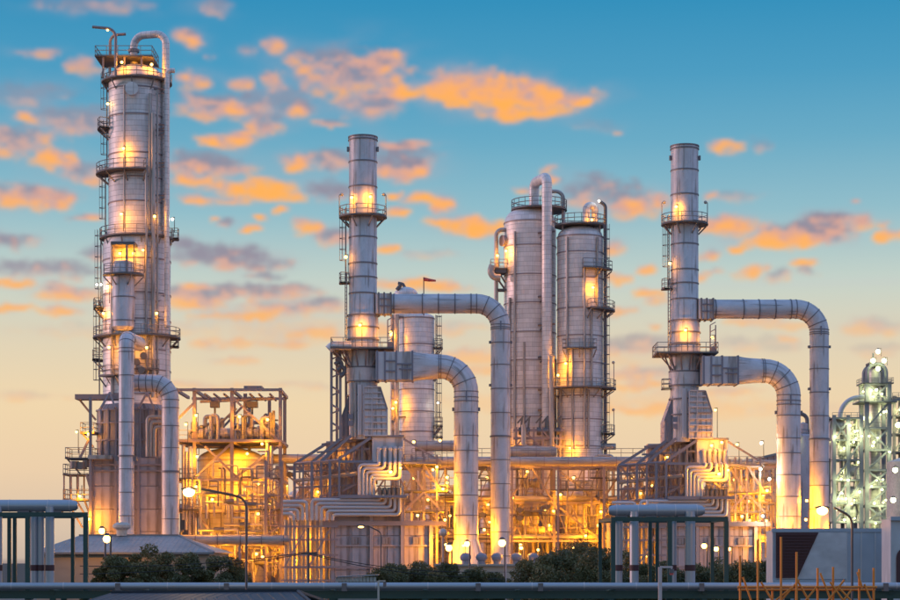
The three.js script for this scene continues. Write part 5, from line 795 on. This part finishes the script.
// lamp posts along the plant road
function roadLamp(px, py, d, label, group, opt = {}) {
  const t = thing('street_lamp', label, 'street lamp', px, d, group), y = t.Y(py); rod(t, 'pole', M.pole, V(.25, 0, 0), V(.25, y + .2, 0), .07); bar(t, 'arm', M.pole, V(.25, y + .2, 0), V(-.1, y + .25, 0), .07);
  const l = add(t, 'lamp_lens', LENS, lensMat(opt.c ?? SODIUM, 8)); l.position.set(0, y, 0); l.scale.setScalar(opt.s ?? 1); l.castShadow = false; const h = add(t, 'housing', HOOD, M.pole); h.position.set(0, y, 0); h.scale.setScalar(opt.s ?? 1);
  const p = new THREE.PointLight(rgb(...(opt.c ?? SODIUM)), (opt.I ?? 30) * 1.6, 0, 2); p.name = 'glow'; p.castShadow = true; p.shadow.radius = 10; p.position.set(0, y, 0); t.add(p); return t;
}
for (const [px, py, d, s] of [[102, 531, 146, 1], [107, 539, 132, 1.1], [94, 542, 160, .7]]) roadLamp(px, py, d, 'amber lamp on a plain pole among the trees before the shed', 'road lamps before the shed', { s, I: 30 });
for (const [px, py, d, s] of [[449, 548, 176, 1.3], [467, 544, 178, 1.1], [502, 543, 172, 1.4], [521, 548, 190, .7]]) roadLamp(px, py, d, 'amber lamp on a plain pole before the duct feet and low store', 'road lamps before the low store', { s, I: 60 });
for (const [px, py, d, s] of [[704, 546, 170, 1], [716, 549, 176, .9], [729, 549, 182, .7]]) roadLamp(px, py, d, 'amber lamp on a plain pole seen past the tall green gantry', 'road lamps past the green gantry', { s, I: 26 });
// swan-neck street lamps
function swanLamp(px, d, headPx, headPy, bendPx, bendPy, label, I, c = WARM) {
  const t = thing('street_lamp', label, 'street lamp', px, d), { X, Y } = t;
  const hx = X(headPx), hy = Y(headPy), s = Math.sign(headPx - px);
  add(t, 'pole', sweep(rounded([V(0, 0, 0), V(0, Y(bendPy), 0), V(hx - s * .5, hy + .12, 0)], .5, 8), .05, 10), M.pole); add(t, 'base_plate', new THREE.CylinderGeometry(.2, .22, .3, 12).translate(0, .15, 0), M.pole);
  const h = add(t, 'lamp_head', new THREE.SphereGeometry(1, 16, 10), M.pole); h.scale.set(.32, .07, .13); h.position.set(hx, hy + .13, 0); const l = add(t, 'lamp_lens', new THREE.SphereGeometry(1, 16, 10), lensMat(c, I > 5 ? 10 : 4)); l.scale.set(.24, I > 5 ? .2 : .08, .2); l.position.set(hx, hy, 0); l.castShadow = false;
  const p = new THREE.PointLight(rgb(...c), I, 0, 2); p.name = 'glow'; p.castShadow = true; p.shadow.radius = 8; p.position.set(hx, hy, 0); t.add(p); return t;
}
swanLamp(246.5, 80, 189, 492, 245.5, 498, 'swan-neck street lamp glowing white before the drum frame', 14);
swanLamp(852, 84, 822, 510.5, 852, 517, 'swan-neck street lamp glowing amber before the blue-grey building', 14, SODIUM);
swanLamp(381, 160, 361, 527, 381, 532, 'thin unlit-looking swan-neck lamp before the heater casing', 1.5);
// overhead line on a pole
{
  const t = thing('utility_pole', 'slim utility pole with cross arm and sagging cables before the burner pipes', 'utility pole', 308.5, 112), { X, Y } = t; rod(t, 'pole', M.pole, V(0, 0, 0), V(0, Y(528), 0), .07); bar(t, 'cross_arm', M.pole, V(-.4, Y(553.5), 0), V(.5, Y(553), 0), .12);
  for (const [x1, y1, y0] of [[80, 574, 553], [80, 566, 552], [470, 572, 553], [470, 577, 554]]) { const pts = []; for (let i = 0; i <= 14; i++) { const f = i / 14; pts.push(V(X(x1) * f, Y(y0) + (Y(y1) - Y(y0)) * f - 1.1 * f * (1 - f), 0)); } add(t, 'cable', sweep(pts, .022, 5), M.wire); }
}
{
  const t = thing('wire_fence', 'thin wire fence with pale posts before the low pale store', 'fence', 500, 160), { X, Y } = t; for (const px of [420, 440, 478, 506, 540, 575]) rod(t, 'post', M.post, V(X(px), 0, 0), V(X(px), Y(562), 0), .05); for (const py of [565, 572, 579]) rod(t, 'wire', M.pole, V(X(415), Y(py), 0), V(X(580), Y(py), 0), .018);
  const l = thing('lean_to', 'low lean-to with a row of pale fascia boards before the heater casing', 'building', 357, 140); box(l, 'wall', M.wall, l.X(338), l.X(376), 0, l.Y(581), -3, 0); for (let k = 0; k < 12; k++) box(l, 'fascia_board', M.white, l.X(336 + k * 3.4), l.X(336 + k * 3.4 + 2.8), l.Y(582), l.Y(577), 0, .12); add(l, 'roof_sheet', prism([[l.X(335), l.Y(577.5)], [l.X(335), l.Y(576.5)], [l.X(378), l.Y(574.5)], [l.X(378), l.Y(575.5)]], -3.2, .3), M.roof);
}

// ---------------------------------------------------------------- blue-grey building and scaffold
{
  const D = 108, t = thing('plant_room', 'blank blue-grey block with a dark slanted panel on its front', 'building', 830, D), { X, Y } = t;
  box(t, 'wall', M.blueWall, X(772.5), X(889), 0, Y(530.5), -2.2, 0);
  box(t, 'pale_panel', M.blueWallPale, X(776), X(846), Y(579), Y(532.5), .003, .06);
  add(t, 'dark_panel', prism([[X(775.5), Y(578)], [X(775.5), Y(532.5)], [X(818), Y(532.5)], [X(797), Y(578)]], .06, .12), M.maroon);
  for (let py = 535; py < 577; py += 3) { const xr = 817 - (py - 532.5) * 21 / 45.5; bar(t, 'louvre', M.maroon, V(X(777), Y(py), .15), V(X(xr), Y(py), .15), .05, .07); }
  for (const px of [846.5, 861, 875]) box(t, 'joint_strip', M.blueWallPale, X(px) - .03, X(px) + .03, Y(581), Y(532), .002, .03);
  bar(t, 'parapet_cap', M.blueWall, V(X(771.5), Y(530.2), -.1), V(X(889.5), Y(530.2), -.1), .2, .3); bar(t, 'plinth', M.blueWall, V(X(772), Y(582), .1), V(X(889), Y(582), .1), .2);
  const s = thing('annex', 'pale annex with a dark arched opening beside the blue-grey block', 'building', 905, 104), sx = s.X, sy = s.Y; box(s, 'wall', M.blueWallPale, sx(890.5), sx(960), 0, sy(519), -2.2, 0);
  const ar = []; for (let i = 0; i <= 10; i++) { const a = Math.PI * i / 10; ar.push([sx(909) - Math.cos(a) * s.M(13), sy(558) + Math.sin(a) * s.M(12)]); } add(s, 'arched_door', prism([[sx(896), sy(584)], ...ar, [sx(922), sy(584)]], .003, .08), M.maroon);
  bar(s, 'parapet_cap', M.blueWall, V(sx(890), sy(518.6), 0), V(sx(960), sy(518.6), 0), .2, .3);
}
{
  const D = 72, t = thing('scaffold', 'orange tube scaffold with crossed tubes before the blue-grey block', 'scaffold', 810, D), { X, Y } = t, m = M.bamboo, r = .042;
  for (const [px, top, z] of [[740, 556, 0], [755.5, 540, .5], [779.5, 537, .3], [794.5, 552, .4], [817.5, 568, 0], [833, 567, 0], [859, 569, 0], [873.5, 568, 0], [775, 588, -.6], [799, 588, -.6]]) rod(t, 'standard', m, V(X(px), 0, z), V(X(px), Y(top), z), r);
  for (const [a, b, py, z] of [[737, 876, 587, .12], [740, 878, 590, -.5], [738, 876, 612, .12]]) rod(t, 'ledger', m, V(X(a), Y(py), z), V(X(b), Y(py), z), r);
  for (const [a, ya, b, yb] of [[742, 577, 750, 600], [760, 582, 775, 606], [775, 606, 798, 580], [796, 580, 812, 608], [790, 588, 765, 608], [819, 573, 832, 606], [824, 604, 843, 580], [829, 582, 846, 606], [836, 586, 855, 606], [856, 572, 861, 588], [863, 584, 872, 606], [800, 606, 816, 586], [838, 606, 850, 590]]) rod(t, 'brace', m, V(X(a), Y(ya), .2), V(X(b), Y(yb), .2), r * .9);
  const post = thing('camera_post', 'pinkish post with a short arm and hanging camera before the green gantry', 'post', 660, 70); bar(post, 'post', M.post, V(0, 0, 0), V(0, post.Y(567), 0), .12); bar(post, 'arm', M.post, V(0, post.Y(567), 0), V(post.M(12.5), post.Y(567), 0), .07); rod(post, 'camera', M.pipeDark, V(post.M(11.5), post.Y(573), 0), V(post.M(11.5), post.Y(569), 0), .09); rod(post, 'camera_stem', M.post, V(post.M(11.5), post.Y(569), 0), V(post.M(11.5), post.Y(567), 0), .03); rod(post, 'camera_dome', M.flag, V(post.M(11.5), post.Y(575), 0), V(post.M(11.5), post.Y(573), 0), .07);
  const p2 = thing('camera_post', 'small white post with a short arm on the pipe bridge', 'post', 378.5, 84); bar(p2, 'post', M.white, V(0, 0, 0), V(0, p2.Y(581), 0), .08); bar(p2, 'arm', M.white, V(0, p2.Y(581), 0), V(p2.M(7), p2.Y(581), 0), .06); rod(p2, 'camera', M.pipeDark, V(p2.M(6.3), p2.Y(587), 0), V(p2.M(6.3), p2.Y(582), 0), .07);
}

// ---------------------------------------------------------------- pipe bridge and green frames in front
{
  const D = 90, t = thing('pipe_bridge', 'low dark green steel bridge carrying the long silver pipe', 'pipe bridge', 450, D), { X, Y } = t;
  for (const z of [0, -2.6]) bar(t, 'beam', M.green, V(X(-60), Y(594.5), z), V(X(960), Y(594.5), z), .36, .3);
  for (let px = -40; px < 960; px += 93) { for (const z of [0, -2.6]) bar(t, 'column', M.green, V(X(px), 0, z), V(X(px), Y(596), z), .24, .24, HBEAM); bar(t, 'cross_beam', M.green, V(X(px), Y(592), .2), V(X(px), Y(592), -2.8), .2); }
  for (const px of [-10, 120, 228, 345, 478, 540, 700, 883]) box(t, 'pipe_shoe', M.pipeDark, X(px - 2.5), X(px + 2.5), Y(591), Y(583), .25, .62);
  const p = thing('silver_pipe', 'long blue-tinted silver pipe running along the green pipe bridge', 'pipe', 450, 89.6); p.position.z += .03; add(p, 'pipe_shell', sweep([V(p.X(-60), p.Y(586), 0), V(p.X(960), p.Y(586), 0)], p.M(3.5), 18), M.silverPipe); for (let px = -40; px < 950; px += 52) collar(p, M.pipeGrey, V(p.X(px), p.Y(586), 0), V(1, 0, 0), p.M(3.6), .05);
  const q = thing('silver_pipe', 'second silver pipe lying behind the first on the green pipe bridge', 'pipe', 450, 92); add(q, 'pipe_shell', sweep([V(q.X(-60), q.Y(588), 0), V(q.X(960), q.Y(588), 0)], q.M(2.6), 14), M.silverPipe);
}
function greenFrame(label, px0, fronts, backs, top, x0, x1, open, legs, dr0, dr1, dpy, dlabel) {
  const D = 90.6, t = thing('pipe_gantry', label, 'gantry', px0, D), { X, Y, M: S } = t, g = M.green, zb = -4, k = (D - zb) / D;
  const XB = (p) => WX(p, D - zb) - t.position.x, YB = (p) => WY(p, D - zb);
  for (const px of fronts) bar(t, 'column', g, V(X(px), Y(598), 0), V(X(px), Y(top + 2), 0), S(4.6), S(4));
  for (const px of backs) bar(t, 'column', g, V(XB(px), Y(598), zb), V(XB(px), Y(top + 2), zb), S(3.6), S(3.4));
  bar(t, 'beam', g, V(X(x0), Y(top), 0), V(X(x1), Y(top), 0), S(4.4), S(4)); bar(t, 'beam', g, V(XB(backs[0] - 1), Y(top), zb), V(XB(backs[backs.length - 1] + 1), Y(top), zb), S(4), S(3.4));
  bar(t, 'cross_beam', g, V(X(fronts[0]), Y(top + .4), 0), V(XB(backs[0]), Y(top + .4), zb), S(3.4)); bar(t, 'cross_beam', g, V(X(fronts[fronts.length - 1]), Y(top + .4), 0), V(XB(backs[backs.length - 1]), Y(top + .4), zb), S(3.4));
  for (const px of fronts) bar(t, 'foot', g, V(X(px), Y(600), -.3), V(X(px), Y(597), -.3), S(6), S(14));
  const v = thing('expansion_loop', dlabel, 'pipe', px0, D), y = Y(dpy), r = S(6.1), zc = -2;
  add(v, 'header_pipe', sweep([V(X(dr0), y, zc), V(X(dr0) + .1, y, zc), V(X(dr0) + .35, y, zc), V(X(dr1) - .35, y, zc), V(X(dr1) - .1, y, zc), V(X(dr1), y, zc)], [r * .45, r * .8, r, r, r * .8, r * .45], 24), M.silverPipe);
  for (const px of [dr0 + 8, dr0 + 30, (dr0 + dr1) / 2, dr1 - 30, dr1 - 8]) collar(v, M.pipeGrey, V(X(px), y, zc), V(1, 0, 0), r + .012, .04);
  for (const [px, w, z] of legs) { const zz = z ? -2.15 : -1.8, x = WX(px, D - zz) - t.position.x; add(v, 'riser', sweep([V(x, Y(592), zz), V(x, y - .05, zz)], S(w / 2), 18), M.silverPipe); hoop(v, M.maroon, x, Y(568), zz, S(w / 2) + .012, S(6), 'red_band'); hoop(v, M.pipeDark, x, Y(592), zz, S(w / 2) + .05, .1, 'flange'); }
  for (const px of [dr0 + 12, dr1 - 55, dr1 - 22]) box(v, 'saddle', M.pipeDark, X(px - 6), X(px + 6), Y(top) + S(2.2), y - r * .86, zc - .25, zc + .25);
  rod(v, 'vent_stub', M.pipeGrey, V(X(dr0 + 40), y + r * .8, zc), V(X(dr0 + 40), y + r + .22, zc), .06);
}
greenFrame('dark green steel gantry with six posts beside the clump of trees', 663, [613, 669.5, 726], [600, 650, 657, 712], 519, 611, 728, false, [[618, 9, 1], [634, 9.2, 0], [672, 9, 1], [690, 10.5, 0]], 612, 710, 509.5, 'silver pipe loop with red-banded risers in the gantry beside the trees');
greenFrame('dark green steel gantry with slim posts before the hipped shed', 30, [-44, 28, 86], [-60, 9.5, 15, 73], 514.5, -50, 88, false, [[-2, 9, 0], [34, 9, 1], [41, 7, 1], [50, 9, 0]], -70, 70, 504.5, 'silver pipe loop with red-banded risers in the gantry before the shed');
// ---------------------------------------------------------------- low houses right in front
{
  const t = thing('low_house', 'low house with a dark blue ribbed roof under the pipe bridge', 'building', 210, 68), { X, Y } = t, ax = X(294), ay = Y(592);
  box(t, 'wall', M.wall, X(100), X(320), 0, Y(606), -5, 1.4);
  const quad = (p) => { const pos = p.flatMap((q) => q.toArray()), u = p[1].clone().sub(p[0]), l = u.length(), n = u.clone().cross(p[2].clone().sub(p[0])).normalize(); const h = p[2].distanceTo(p[1]); return geom(pos, [...n.toArray(), ...n.toArray(), ...n.toArray(), ...n.toArray()], [0, 0, l, 0, l, h, 0, h], [0, 1, 2, 0, 2, 3]); };
  add(t, 'roof_slope', quad([V(X(76), Y(606), 2), V(X(320), Y(606), 2), V(ax, ay, -1.5), V(X(104), Y(593.5), -1.5)]), M.roofDark); add(t, 'roof_slope', quad([V(X(320), Y(606), -5), V(X(76), Y(606), -5), V(X(104), Y(593.5), -1.5), V(ax, ay, -1.5)]), M.roofDark);
  bar(t, 'barge_board', M.roofDark, V(X(321), Y(606), 2), V(ax, ay, -1.5), .1); bar(t, 'barge_board', M.roofDark, V(X(321), Y(606), -5), V(ax, ay, -1.5), .1); bar(t, 'ridge_cap', M.roofDark, V(X(104), Y(593.2), -1.5), V(ax, ay + .02, -1.5), .12);
}
renderer.render(scene, camera);
